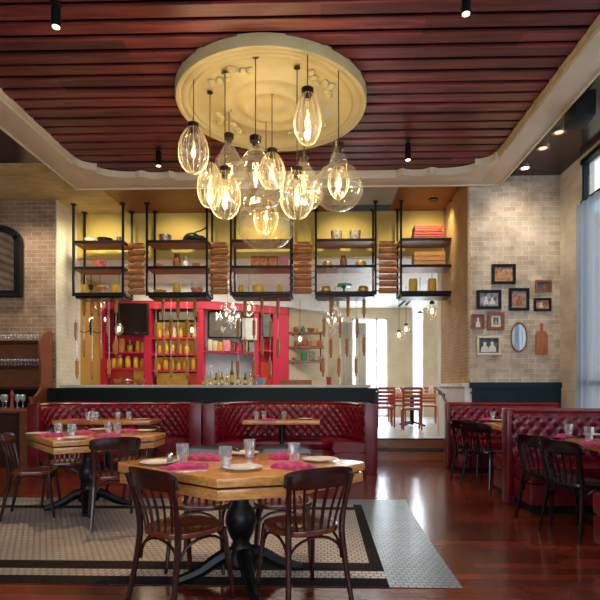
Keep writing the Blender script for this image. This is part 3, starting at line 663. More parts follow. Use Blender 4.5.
onshelf(0, 0, 'bowl', 'plate', 90, 11, 5, 'bowl', 'white bowl on the top shelf of the leftmost hanging unit', 'bowl')
onshelf(0, 0, 'bowl', 'iron', 105, 16, 5, 'pan', 'shallow black dish on the top shelf of the leftmost hanging unit', 'dish')
onshelf(0, 0, 'can', 'steel', 119, 5, 7, 'canister', 'dark steel canister on the top shelf of the leftmost hanging unit', 'canister')
onshelf(0, 1, 'bowl', 'melon', 100, 15, 8, 'bowl', 'red and white watermelon bowl on the leftmost hanging unit', 'bowl')
onshelf(0, 2, 'can', 'yellow', 84.5, 7, 10, 'canister', 'yellow canister at the left end of the leftmost hanging unit', 'canister')
onshelf(0, 2, 'goblet', 'iron', 91, 5, 10, 'goblet', 'dark goblet beside the yellow canister on the leftmost hanging unit', 'goblet')
onshelf(0, 2, 'stand', 'gold', 102, 11, 9, 'footed_bowl', 'footed gilt bowl between goblet and canister, leftmost hanging unit', 'bowl')
onshelf(0, 2, 'can', 'yellow', 115.5, 7, 10, 'canister', 'yellow canister at the right end of the leftmost hanging unit', 'canister')
onshelf(1, 0, 'pot', 'steel', 165, 13, 8, 'cooking_pot', 'pale grey metal pot above the second hanging shelf unit', 'pot')
onshelf(1, 1, 'bowl', 'gold', 160, 9, 5, 'bowl', 'dark-patterned bowl left of the red jar', 'bowl')
onshelf(1, 1, 'jar', 'brownbox', 177, 8, 15, 'jar', 'tall red-brown jar on the middle shelf under the black rooster', 'jar')
onshelf(1, 1, 'bottle', 'plate', 186, 6, 13, 'bottle', 'white cone-shaped bottle beside the tall red-brown jar', 'bottle')
onshelf(1, 1, 'bowl', 'gold', 196, 10, 5, 'bowl', 'dark-patterned bowl right of the white cone-shaped bottle', 'bowl')
onshelf(1, 2, 'bowl', 'yellow', 160, 13, 4, 'dish', 'flat yellow dish on the lowest shelf under the black rooster', 'dish')
onshelf(1, 2, 'can', 'yellow', 177, 8, 11, 'canister', 'yellow canister between the flat yellow dish and red bowl', 'canister')
onshelf(1, 2, 'bowl', 'melon', 197, 13, 6, 'bowl', 'red and gold bowl on the lowest shelf under the black rooster', 'bowl')
for i, px in enumerate((255, 263.5, 273)): bx('storage_box', ['left', 'middle', 'right'][i]+' one of three brown boxes on the middle hanging unit', 'box', 'brownbox', px-4.2, px+4.2, 251, 263, Yi-.05, .16, 'brown boxes on the middle hanging unit', z=ZSH[1])
bx('storage_box', 'pink box at the right end of the middle hanging unit', 'box', 'pinkbox', 279, 288, 250, 263, Yi+.02, .1, z=ZSH[1])
onshelf(2, 2, 'jar', 'yellow', 241, 7, 9, 'jar', 'speckled yellow jar, left of three on the middle hanging unit', 'jar')
onshelf(2, 2, 'pot', 'yellow', 259, 13, 8, 'pot', 'wide yellow pot between two jars on the middle hanging unit', 'pot')
onshelf(2, 2, 'jar', 'yellow', 280, 7, 9, 'jar', 'yellow jar, right of three on the middle hanging unit', 'jar')
onshelf(3, 0, 'pot', 'stonepot', 336.5, 11, 11, 'crock', 'left of two speckled stoneware crocks on the fourth unit', 'crock')
onshelf(3, 0, 'pot', 'stonepot', 355, 11, 11, 'crock', 'right of two speckled stoneware crocks on the fourth unit', 'crock')
onshelf(3, 1, 'basket', 'gold', 327.5, 10, 6, 'basket', 'small gilt basket left of the jar above the green cake stand', 'basket')
onshelf(3, 1, 'jar', 'brownbox', 343.5, 7, 12, 'jar', 'brown jar on the shelf above the green cake stand', 'jar')
onshelf(3, 1, 'basket', 'gold', 361, 11, 6, 'basket', 'small gilt basket right of the jar above the green cake stand', 'basket')
onshelf(3, 2, 'basket', 'gold', 326, 11, 7, 'basket', 'woven basket left of the green cake stand', 'basket')
onshelf(3, 2, 'stand', 'green', 344, 16, 9, 'cake_stand', 'green glass cake stand on the lowest hanging shelf', 'cake stand')
onshelf(3, 2, 'basket', 'gold', 363, 11, 7, 'basket', 'woven basket right of the green cake stand', 'basket')
onshelf(4, 2, 'can', 'yellow', 413, 9, 14, 'canister', 'tall yellow canister, left of two on the rightmost hanging unit', 'canister')
onshelf(4, 2, 'can', 'yellow', 432, 9, 14, 'canister', 'tall yellow canister, right of two on the rightmost hanging unit', 'canister')
def crate(px, w, h, s, m, lb, z=None):
    k = Yi/F; W_ = w*k/2; H_ = h*k; t = thing('crate', lb, 'crate', (XP(px, Yi), Yi, ZSH[s] if z is None else z))
    n = 3
    for i in range(n):
        for yy in (-.14, .14):
            b = BM(); box(b, -W_, W_, yy-.008, yy+.008, H_*i/n+.004, H_*(i+1)/n-.008); obj('slat', b, m, t)
    for sx in (-1, 1):
        b = BM(); box(b, sx*W_-.012*(1+sx)+.0, sx*W_+.012*(1-sx), -.132, .132, 0, H_); obj('end_panel', b, m, t)
    b = BM(); box(b, -W_+.02, W_-.02, -.13, .13, 0, .012); obj('base', b, m, t)
crate(427, 29, 7.5, 0, 'cratered', 'lower of two stacked red-brown crates, top of rightmost unit')
crate(427, 27, 6.5, 0, 'cratered', 'upper of two stacked red-brown crates, top of rightmost unit', z=ZSH[0]+7.6*Yi/F)
crate(428, 30, 14, 1, 'crate', 'light wooden crate on the middle shelf of the rightmost unit')
# black rooster figure with a long tail
t = thing('rooster_figure', 'black rooster figure with a long raised tail on a hanging shelf', 'figurine', (XP(195, Yi), Yi, ZSH[0]))
bm = BM(); tube(bm, smooth_path([(-.22, 0, .02), (-.16, 0, .10), (-.06, 0, .13), (.06, 0, .10), (.15, 0, .10), (.2, 0, .05)], 4), [.02, .03, .04, .05, .055, .06, .065, .07, .07, .075, .07, .06, .055, .05, .045, .04, .035, .03, .03, .02, .01], 10)
box(bm, -.02, .1, -.03, .03, 0, .05); obj('body', bm, 'iron', t, smooth=True)
bm = BM(); tube(bm, smooth_path([(-.12, 0, .10), (0, 0, .20), (.1, 0, .23), (.22, 0, .30)], 4), .013, 6); obj('tail', bm, 'iron', t, smooth=True)

# stacked horizontal rolling pins between the units
def pin_h():
    t = thing('rolling_pin', '', 'rolling pin')
    b = BM(); lathe(b, [(0, -.165), (.045, -.165), (.055, -.15), (.055, .15), (.045, .165), (0, .165)], 14, axis='x'); obj('roller', b, 'rollpin', t, smooth=True)
    for s in (-1, 1):
        b = BM(); lathe(b, [(0, s*.165), (.012, s*.165), (.012, s*.19), (.02, s*.2), (.022, s*.24), (.014, s*.262), (0, s*.265)], 8, axis='x'); obj('handle', b, 'rollend', t, smooth=True)
    return t
gaps = [(136.5, .9), (219, 1), (302.8, 1), (388, 1)]
gl = ['between the first and second hanging units', 'between the second and third hanging units', 'between the third and fourth hanging units', 'between the fourth and fifth hanging units']
for gi, (px, sc) in enumerate(gaps):
    for k in range(8):
        z = 3.90-k*.122
        lb = ('topmost' if k == 0 else 'bottom' if k == 7 else ordn[k]+' from top')+' horizontal rolling pin in the stack '+gl[gi]
        place('pin_h', pin_h, (XP(px, 9.42), 9.42+.02*((k*3) % 2), z), 0, lb, 'horizontal rolling pins '+gl[gi], (sc, 1, 1))
# vertical rolling pins hanging on cords
def pin_v():
    t = thing('hanging_rolling_pin', '', 'rolling pin')
    b = BM(); lathe(b, [(0, -.13), (.026, -.14), (.032, -.125), (.032, .125), (.026, .14), (0, .13)], 10); obj('roller', b, 'rollpin', t, smooth=True)
    for s in (-1, 1):
        b = BM(); lathe(b, [(0, s*.13), (.010, s*.13), (.015, s*.15), (.016, s*.18), (.009, s*.20), (0, s*.202)], 8); obj('handle', b, 'rollend' if s > 0 else 'rollpin_dark', t, smooth=True)
    return t
pins = [
 [(84, 305), (92, 307), (99, 305), (116, 305), (108, 326), (76, 330), (84, 347), (101, 351), (116, 347), (77, 368), (92, 369), (109, 367)],
 [(163, 309), (178, 308), (195, 309), (171, 328), (187, 327), (164, 347), (178, 346), (195, 347), (171, 367), (187, 368), (156, 330), (156, 366)],
 [(245, 308), (262, 308), (278, 308), (238, 328), (254, 328), (271, 329), (245, 347), (262, 347), (278, 347), (238, 368), (254, 368), (270, 368)],
 [(331, 306), (348, 306), (364, 307), (340, 327), (357, 327), (331, 347), (347, 346), (364, 345), (339, 366), (356, 366), (324, 326), (323, 366)]]
strings = set()
for u, lst in enumerate(pins):
    lst = sorted(lst, key=lambda q: (round(q[1]/20), q[0])); rows = {}
    for px, y in lst: rows.setdefault(round(y/20), []).append((px, y))
    for ri, (rk, row) in enumerate(sorted(rows.items())):
        for ci, (px, y) in enumerate(sorted(row)):
            Y = 9.45 if (px+ri) % 2 else 9.38
            p = at_y(px, y, Y)
            o = place('pin_v', pin_v, (p.x, Y, p.z), .4*ci, 'hanging rolling pin, %s from left in %s row under %s unit' % (ordn[ci], ['top', 'second', 'third', 'bottom', 'lowest'][ri], ['first', 'second', 'third', 'fourth'][u]), 'rolling pins hanging under the %s shelf unit' % ['first', 'second', 'third', 'fourth'][u])
            strings.add((u, round(p.x, 1), p.x, Y, p.z))
# one cord per pin column
cols = {}
for u, kx, x, Y, z in strings: cols.setdefault((u, kx), []).append((x, Y, z))
un = ['first', 'second', 'third', 'fourth']
from collections import Counter
cnt = Counter()
for (u, kx), l in sorted(cols.items()):
    x, Y, z = min(l, key=lambda q: q[2]); i = cnt[u]; cnt[u] += 1
    b = BM(); tube(b, [(0, 0, 0), (0, 0, 2.93-z-.15)], .004, 5)
    tag(obj('steel_wire', b, 'steel', loc=(x, Y+.005, z+.15)), 'thin wire carrying rolling pins, %s from left under the %s unit' % (ordn[i], un[u]), 'wire', 'cords under the %s hanging unit' % un[u])

# ------------------------------------------------------------------ medallion and pendants
ZM = 4.50; MC = (XP(272, 5.86), 5.86); MR = 1.08
t = thing('ceiling_medallion', 'large round cream plaster ceiling medallion above the glass pendants', 'ceiling medallion', (MC[0], MC[1], ZM))
bm = BM()
prof = [(0, -.03), (.09, -.028), (.13, -.005), (.17, .006), (.22, .004), (.27, -.02), (.31, -.038), (.35, -.02), (.38, .012), (.44, .014), (.49, -.008), (.53, -.026), (.57, -.010), (.61, .018), (.80, .020), (.85, .012), (.88, .0), (.91, -.022), (.94, -.012), (.96, -.028), (1.0, -.03), (1.02, -.02), (1.04, -.035), (1.075, -.03), (1.085, .0), (1.085, .09), (0, .09)]
lathe(bm, [(r, z) for r, z in prof], 96); obj('disc', bm, 'medal', t, smooth=True, angle=50)
for k in range(4):
    a = k*pi/2+pi/4+.2; bm = BM()
    for j in range(7):
        aa = a+(j-3)*.11; rr = .71+.05*cos(j*1.7)
        L_ = .13-.012*abs(j-3)
        c = Vector((rr*cos(aa), rr*sin(aa), .006)); dv = Vector((cos(aa+j*.7), sin(aa+j*.7), 0)); sv = Vector((-dv.y, dv.x, 0))
        n = 5; pts = [c+dv*(L_*(i/(n-1)-.5)) for i in range(n)]
        tube(bm, pts, [.006, .034, .042, .030, .004], 8, .8)
    obj('acanthus_relief', bm, 'medal', t, smooth=True)

def egg_prof(w, h, n=14):   # bottom to top, open neck
    out = []
    for i in range(n+1):
        tt = i/n; a = -pi/2+tt*(pi/2+R(62)); out.append((max(w/2*cos(a)*(1-.10*sin(a)), .0), h*(.5+.56*sin(a))*.985+.0))
    return out
def bulb_parts(t, zc, s=1.0):
    b = BM(); tube(b, [(0, 0, zc+.075*s), (.006, 0, zc+.03), (-.006, 0, zc-.02), (0, 0, zc-.07*s)], [.004, .010, .010, .004], 6)
    f = obj('filament', b, 'filament', t, smooth=True)
    b = BM(); lathe_open(b, [(.004, zc-.10*s), (.018, zc-.09*s), (.026, zc-.05*s), (.026, zc+.05*s), (.016, zc+.10*s)], 10); obj('bulb', b, 'bulbglass', t, smooth=True)
def pend(kind, px, ytop, ybot, w, ctop, label, px0=None, cage=False):
    """ytop: top of socket cap, ybot: bottom of the glass, ctop: where the cord meets the medallion"""
    P0 = at_z(px0 or px, ctop, ZM); Y = P0.y
    k = (Y*cos(YAW)+(-P0.x)*sin(YAW))/F
    zb_ = at_y(px, ybot, Y).z; zt_ = at_y(px, ytop, Y).z
    x = XP(px, Y)
    t = thing('glass_pendant', label, 'pendant lamp', (x, Y, zb_), 0, 'glass pendants under the medallion')
    W_ = w*k; H = zt_-zb_; sk = .085
    b = BM(); tube(b, [(0, 0, H), (0, 0, ZM-zb_-.012)], .005, 6); obj('cord', b, 'cord', t)
    b = BM(); lathe(b, [(0, 0), (.03, 0), (.035, -.01), (0, -.012)], 12, (0, 0, ZM-zb_-.0)); obj('ceiling_cap', b, 'socket', t, smooth=True)
    b = BM(); lathe(b, [(0, H-sk-.05), (.030, H-sk-.05), (.036, H-sk), (.056, H-sk+.005), (.060, H-.03), (.034, H-.012), (.012, H), (0, H)], 16); obj('socket', b, 'socket', t, smooth=True, angle=40)
    G = H-sk+.01
    if kind == 'cage':
        # ribbed egg: narrower at the neck
        prof = []
        n = 16
        for i in range(n+1):
            u = i/n; r = W_/2*(sin(pi*u**.8*.93+.05*0))**.62 if 0 < u < 1 else 0
            r = W_/2*(max(sin(pi*min(u*.92+.0, 1)**.82), 0))**.6
            prof.append((max(r, .001), G*u))
        b = BM(); lathe_open(b, prof, 24); obj('glass_shade', b, 'bulbglass', t, smooth=True)
        b = BM()
        for q in range(14):
            a = 2*pi*q/14
            tube(b, [(r*cos(a)*1.01, r*sin(a)*1.01, z) for r, z in prof], .0026, 4)
        obj('ribs', b, 'wire', t, smooth=True)
        bulb_parts(t, G*.55, min(1.0, W_/.25))
    elif kind == 'drop':
        prof = [(.001, 0), (W_*.20, G*.01), (W_*.36, G*.06), (W_*.47, G*.17), (W_*.5, G*.30), (W_*.48, G*.42), (W_*.41, G*.54), (W_*.30, G*.67), (W_*.20, G*.78), (W_*.13, G*.87), (.045, G*.95), (.045, G)]
        prof = [tuple(v) for v in [(p.x, p.y) for p in smooth_path([(a, b_, 0) for a, b_ in prof], 3)]]
        b = BM(); lathe_open(b, [(max(r, .001), z) for r, z in prof], 40); obj('glass_shade', b, 'bulbglass', t, smooth=True)
        bulb_parts(t, G*.50, 1.2)
        if cage: inner(t, W_*.42, G*.28, G*.74)
    else:
        prof = []
        Rg = W_/2; hh = min(W_*.93, G*.92); n = 16
        for i in range(n+1):
            a = -pi/2+(pi*.86)*i/n; prof.append((max(Rg*cos(a), .001), hh*.5+hh*.5*sin(a)))
        prof.append((.05, G*.97)); prof.append((.05, G))
        b = BM(); lathe_open(b, prof, 40); obj('glass_shade', b, 'bulbglass', t, smooth=True)
        bulb_parts(t, hh*.62, 1.2)
        if cage: inner(t, W_*.42, hh*.22, hh*.95)
    lz = zb_+G*.5
    ld = bpy.data.lights.new('pendant_light', 'POINT'); ld.energy = PEND_W; ld.color = (1, .80, .48); ld.shadow_soft_size = .05
    lo = bpy.data.objects.new('pendant_light', ld); COL.objects.link(lo); lo.parent = t; lo.location = (0, 0, G*.5 if kind != 'globe' else G*.45)
def inner(t, w, z0, z1):
    b = BM(); n = 10; prof = [(max(w/2*sin(pi*min(i/n*.92, 1))**.65, .001), z0+(z1-z0)*i/n) for i in range(n+1)]
    for q in range(10):
        a = 2*pi*q/10; tube(b, [(r*cos(a), r*sin(a), z) for r, z in prof], .0028, 4)
    obj('ribs', b, 'wire', t, smooth=True)
PEND_W = 6.5
pend('cage', 193.5, 121, 174, 30, 78, 'ribbed egg pendant hanging furthest left under the medallion')
pend('cage', 210, 157, 209, 25, 92, 'ribbed egg pendant just left of the lowest-left egg, half behind it', 212)
pend('drop', 229, 132, 206, 44, 110, 'slim-necked clear teardrop pendant behind two ribbed eggs')
pend('cage', 225, 165, 220, 31, 72, 'ribbed egg pendant in front of the slim-necked teardrop', 226)
pend('drop', 255.5, 134, 209, 56, 56, 'big clear teardrop pendant hanging at the centre of the cluster')
pend('cage', 272, 147, 190, 26, 92, 'ribbed egg pendant partly hidden behind the big central teardrop')
pend('globe', 266, 168, 251, 58, 119, 'large round clear globe pendant hanging lowest of the cluster', 270, cage=True)
pend('cage', 307.5, 86, 146, 27, 52, 'ribbed egg pendant hanging highest of the cluster', 309)
pend('drop', 304, 150, 209, 38, 88, 'clear teardrop pendant behind the ribbed egg on the right side', 303)
pend('cage', 297, 165, 220, 33, 67, 'ribbed egg pendant in front of the right-hand clear teardrop', 298)
pend('globe', 338.5, 141, 211, 50, 68, 'clear globe pendant hanging furthest right of the cluster', 339, cage=True)

# small pendants over the bar and far room
def small_pendant(px, y, w, h, Y, zc, label, kind='bulb'):
    p = at_y(px, y, Y); k = Y/F; W_ = w*k; H = h*k
    t = thing('small_pendant', label, 'pendant lamp', (p.x, Y, p.z), 0, 'small glass pendants beyond the bar')
    b = BM(); tube(b, [(0, 0, H*.5), (0, 0, zc-p.z)], .006, 5); obj('cord', b, 'cord', t)
    b = BM(); lathe(b, [(0, H*.38), (.05, H*.38), (.05, H*.5), (.02, H*.58), (0, H*.58)], 10); obj('socket', b, 'socket', t, smooth=True)
    b = BM(); lathe_open(b, [(W_/2*max(sin(pi*min(i/10*.9, 1)), .01)**.7, -H/2+H*.9*i/10) for i in range(11)], 18); obj('glass_shade', b, 'bulbglass', t, smooth=True)
    b = BM(); lathe(b, [(0, -.06), (.03, -.04), (.035, .0), (.02, .05), (0, .06)], 10); obj('bulb', b, 'candle', t, smooth=True)
small_pendant(119, 329, 9, 14, 11.2, 3.75, 'small lit glass pendant in front of the black television')
small_pendant(100, 305, 11, 14, 9.9, 3.98, 'lit round glass pendant beside the candle chandelier')
small_pendant(249, 308, 13, 18, 11.0, 3.75, 'ribbed glass pendant glowing in front of the white board')
small_pendant(300, 339, 7, 10, 12.5, 3.4, 'small lit glass pendant in front of the cream wall shelves')
small_pendant(192, 330, 6, 9, 11.8, 3.75, 'small lit pendant in front of the yellow-backed shelves')
small_pendant(432, 311, 10, 18, 10.4, 3.75, 'clear glass pendant hanging closest to the brick pier')
small_pendant(420, 318, 7, 12, 11.6, 3.75, 'clear glass pendant just left of the one by the brick pier')
small_pendant(406, 329, 7, 10, 12.6, 3.75, 'right one of the two small amber pendants over the far table')
small_pendant(399, 335, 7, 9, 12.8, 3.75, 'left one of the two small amber pendants over the far table')
# candle chandelier
p = at_y(91, 325, 10.4)
t = thing('candle_chandelier', 'small chandelier with four candle bulbs behind the leftmost rolling pins', 'chandelier', p)
bm = BM(); tube(bm, [(0, 0, .1), (0, 0, 3.75-p.z)], .008, 6); lathe(bm, [(0, -.22), (.02, -.2), (.03, -.1), (.015, 0), (.03, .1), (0, .12)], 10); obj('stem', bm, 'socket', t, smooth=True)
for k in range(4):
    a = k*pi/2+.5; bm = BM(); tube(bm, smooth_path([(0, 0, -.1), (.12*cos(a), .12*sin(a), -.16), (.25*cos(a), .25*sin(a), -.1), (.27*cos(a), .27*sin(a), .0)], 4), .010, 6)
    lathe(bm, [(0, 0), (.035, 0), (.03, .015), (.012, .02), (.012, .09), (0, .09)], 8, (.27*cos(a), .27*sin(a), 0)); arm = obj('arm', bm, 'socket', t, smooth=True)
    bm = BM(); lathe(bm, [(0, 0), (.018, .02), (.02, .045), (.008, .08), (0, .09)], 8, (.27*cos(a), .27*sin(a), .09)); obj('candle_bulb', bm, 'candle', arm, smooth=True)
# crystal chandeliers
def crystal(px, y, w, h, Y, label, lit=4):
    p = at_y(px, y, Y); k = Y/F; t = thing('crystal_chandelier', label, 'chandelier', p, 0, 'crystal chandeliers beyond the bar')
    b = BM(); tube(b, [(0, 0, -h*k*.3), (0, 0, 3.75-p.z)], .008, 6); obj('stem', b, 'steel', t)
    rnd = random.Random(int(px)); dm = None
    for i in range(48):
        a = rnd.uniform(0, 2*pi); v = rnd.uniform(-1, 1); r = w*k/2*sqrt(max(1-v*v*.8, .05))*rnd.uniform(.5, 1)
        s = rnd.uniform(.018, .035); c = Vector((r*cos(a), r*sin(a), v*h*k/2))
        if dm is None:
            b = BM(); bmesh.ops.create_icosphere(b, subdivisions=1, radius=.03, matrix=Matrix.Diagonal((1, 1, 1.7, 1))); dm = obj('crystal_drop', b, 'glass', t); dm.location = c
        else:
            o = dm.copy(); COL.objects.link(o); o.location = c; o.scale = (s/.03,)*3
    b = BM()
    for i in range(lit): a = i*2*pi/lit; tube(b, smooth_path([(0, 0, -.05), (w*k*.2*cos(a), w*k*.2*sin(a), -.1), (w*k*.4*cos(a), w*k*.4*sin(a), 0)], 3), .008, 5)
    obj('arms', b, 'steel', t)
    for i in range(lit):
        a = i*2*pi/lit; b = BM(); lathe(b, [(0, 0), (.02, .02), (.022, .05), (0, .1)], 8, (w*k*.4*cos(a), w*k*.4*sin(a), 0)); obj('candle_bulb', b, 'candle', t, smooth=True)
crystal(228, 318, 26, 26, 11.3, 'crystal chandelier hanging in front of the grey-green television')
crystal(335, 322, 17, 28, 12.6, 'crystal chandelier hanging in front of the pale drapes')

# ------------------------------------------------------------------ booths
def resample(path, step=.02):
    P = [Vector(p) for p in path]; out = [P[0]]; acc = 0
    for a, b in zip(P, P[1:]):
        L_ = (b-a).length; t_ = step-acc
        while t_ <= L_: out.append(a.lerp(b, t_/L_)); t_ += step
        acc = L_-(t_-step)
    out.append(P[-1]); return out
def arcpts(cx, cy, r, a0, a1, n=16): return [(cx+r*cos(a0+(a1-a0)*i/n), cy+r*sin(a0+(a1-a0)*i/n)) for i in range(n+1)]
def normals(P, side):
    out = []
    for i in range(len(P)):
        d = (P[min(i+1, len(P)-1)]-P[max(i-1, 0)]).normalized(); out.append(Vector((-d.y, d.x))*side)
    return out
def sweep(bm, P, Nn, prof, disp=None):
    """prof: closed list of (offset, z, weight)"""
    rings = []; u = 0
    for i, p in enumerate(P):
        if i: u += (P[i]-P[i-1]).length
        ring = []
        for off, z, wt in prof:
            o = off+(disp(u, z)*wt if disp and wt else 0)
            q = p+Nn[i]*o; ring.append(bm.verts.new((q.x, q.y, z)))
        rings.append(ring)
    m_ = len(prof)
    for a, b in zip(rings, rings[1:]):
        for k in range(m_): bm.faces.new((a[k], a[(k+1) % m_], b[(k+1) % m_], b[k]))
    bm.faces.new(rings[0][::-1]); bm.faces.new(rings[-1])
def tuft(u, z, s=.066, tt=.074, h=.034):
    a = (u/s+z/tt)*.5; b = (u/s-z/tt)*.5
    f = abs(sin(pi*a)*sin(pi*b)); g = min(abs(sin(pi*a))+abs(sin(pi*b)), .5)/.5
    return h*(f**.42)-.006*(1-g)
def back_prof(z0, z1, th, both=False):
    pr = []; n = max(6, int((z1-.05-z0)/.02))
    for i in range(n+1): z = z0+(z1-.05-z0)*i/n; pr.append((th/2, z, min(1, (z1-.05-z)/.04, max(0, (z-z0)/.04))))
    for i in range(1, 8): a = pi*i/8; pr.append(((th/2+.02)*cos(a), z1-.05+.05*sin(a), 0))
    if both:
        for i in range(n+1): z = z1-.05-(z1-.05-z0)*i/n; pr.append((-th/2, z, -min(1, (z1-.05-z)/.04, max(0, (z-z0)/.04))))
    else: pr += [(-th/2, z1-.06, 0), (-th/2, z0, 0)]
    return pr
def booth(name, label, path, side, zt_, seat_in=.52, skirt=True, loc=None, trim_ends=True):
    loc = Vector(loc) if loc else Vector((sum(p[0] for p in path)/len(path), sum(p[1] for p in path)/len(path), 0))
    P = [Vector((p[0]-loc.x, p[1]-loc.y)) for p in path]; P = resample(P, .018); Nn = normals(P, side)
    t = thing(name, label, 'booth', loc)
    b = BM(); sweep(b, P, Nn, back_prof(.44, zt_, .10), tuft); obj('tufted_back', b, 'leather', t, smooth=True, angle=60)
    P2 = P[::4]+[P[-1]]; N2 = normals(P2, side)
    b = BM(); sweep(b, P2, N2, [(-.052, .0, 0), (-.052, zt_-.09, 0), (-.08, zt_-.09, 0), (-.10, .9, 0), (-.10, 0, 0)]); obj('outer_panel', b, 'leather_plain', t, smooth=True, angle=50)
    def cushion(zc0, zc1, o0, o1, r=.035):
        return [(o0, zc0, 0), (o1-r*.5, zc0, 0), (o1, zc0+r, 0), (o1+.008, (zc0+zc1)/2, 0), (o1, zc1-r, 0), (o1-r, zc1-.004, 0), ((o0+o1)/2, zc1+.012, 0), (o0, zc1-.01, 0)]
    b = BM(); sweep(b, P2, N2, cushion(.32, .46, .05, seat_in)); obj('seat_cushion', b, 'leather', t, smooth=True, angle=60)
    b = BM(); sweep(b, P2, N2, cushion(.10, .31, .05, seat_in-.02, .02)); obj('seat_base', b, 'leather_plain', t, smooth=True, angle=60)
    b = BM(); sweep(b, P2, N2, [(.0, 0, 0), (seat_in-.08, 0, 0), (seat_in-.08, .1, 0), (.0, .1, 0)]); obj('kick_board', b, 'blackpaint', t)
    if trim_ends:
        for i in (0, -1):
            p = P[i]; n_ = Nn[i]; d = (P[1]-P[0]).normalized() if i == 0 else (P[-1]-P[-2]).normalized(); d = -d if i == 0 else d
            b = BM(); q = [p-n_*.11, p+n_*.065, p+n_*.065+d*.05, p-n_*.11+d*.05]; prism(b, [(v.x, v.y) for v in q], 0, zt_-.01); obj('end_post', b, 'leather_plain', t, bevel=.012)
    return t
# middle booth
xl, xr = XP(203.5, 7.33)+.1, XP(375, 7.33)-.08
YBK = 8.38; rr = .72
path = [(xl, 7.36), (xl, YBK-rr)]+arcpts(xl+rr, YBK-rr, rr, pi, pi/2)+arcpts(xr-rr, YBK-rr, rr, pi/2, 0)+[(xr, 7.36)]
booth('curved_booth', 'curved red tufted leather booth in the middle under the bar', path, -1, 1.03)
xl2, xr2 = -4.42, XP(194, 7.33)
path = arcpts(xl2+.55, YBK-.55, .55, pi*1.02, pi/2)+arcpts(xr2-rr, YBK-rr, rr, pi/2, 0)+[(xr2, 7.36)]
booth('curved_booth', 'long curved red tufted booth beside the glass hutch', path, -1, 1.02)

# right-hand booths
XR0 = 2.04
def straight_booth(label, Y, sides, x0=XR0, x1=XW-.13, zt_=1.03):
    t = thing('booth_bench', label, 'booth', ((x0+x1)/2, Y, 0)); w = (x1-x0)/2
    P = resample([Vector((-w, 0)), Vector((w, 0))], .018); Nn = normals(P, -1)
    b = BM(); sweep(b, P, Nn, back_prof(.44, zt_, .13, True), tuft); obj('tufted_back', b, 'leather', t, smooth=True, angle=60)
    b = BM(); box(b, -w-.06, -w, -.085, .085, 0, zt_+.0); obj('end_post', b, 'leather_plain', t, bevel=.02)
    b = BM(); box(b, -w, w, -.06, .06, 0, .44); obj('core', b, 'leather_plain', t)
    for s in sides:
        y0, y1 = (s*.06, s*.56); y0, y1 = min(y0, y1), max(y0, y1)
        b = BM(); box(b, -w, w, y0, y1, .30, .47); obj('seat_cushion', b, 'leather', t, bevel=.04)
        b = BM(); box(b, -w, w, y0, y1-.02 if s > 0 else y1, .09, .295) if s > 0 else box(b, -w, w, y0+.02, y1, .09, .295); obj('seat_base', b, 'leather_plain', t, bevel=.02)
        b = BM(); box(b, -w+.03, w, y0+(.08 if s < 0 else 0), y1-(.08 if s > 0 else 0), 0, .09); obj('kick_board', b, 'blackpaint', t)
    return t
straight_booth('far red tufted booth bench against the dark teal panelling', 8.02, (-1,), x0=XP(451, 7.8)+.03)
straight_booth('back-to-back red tufted booth divider between the two right-hand tables', 5.62, (-1, 1), x0=2.06)
straight_booth('nearest red leather booth bench, cut off by the right picture edge', 3.36, (1,), x0=2.045)

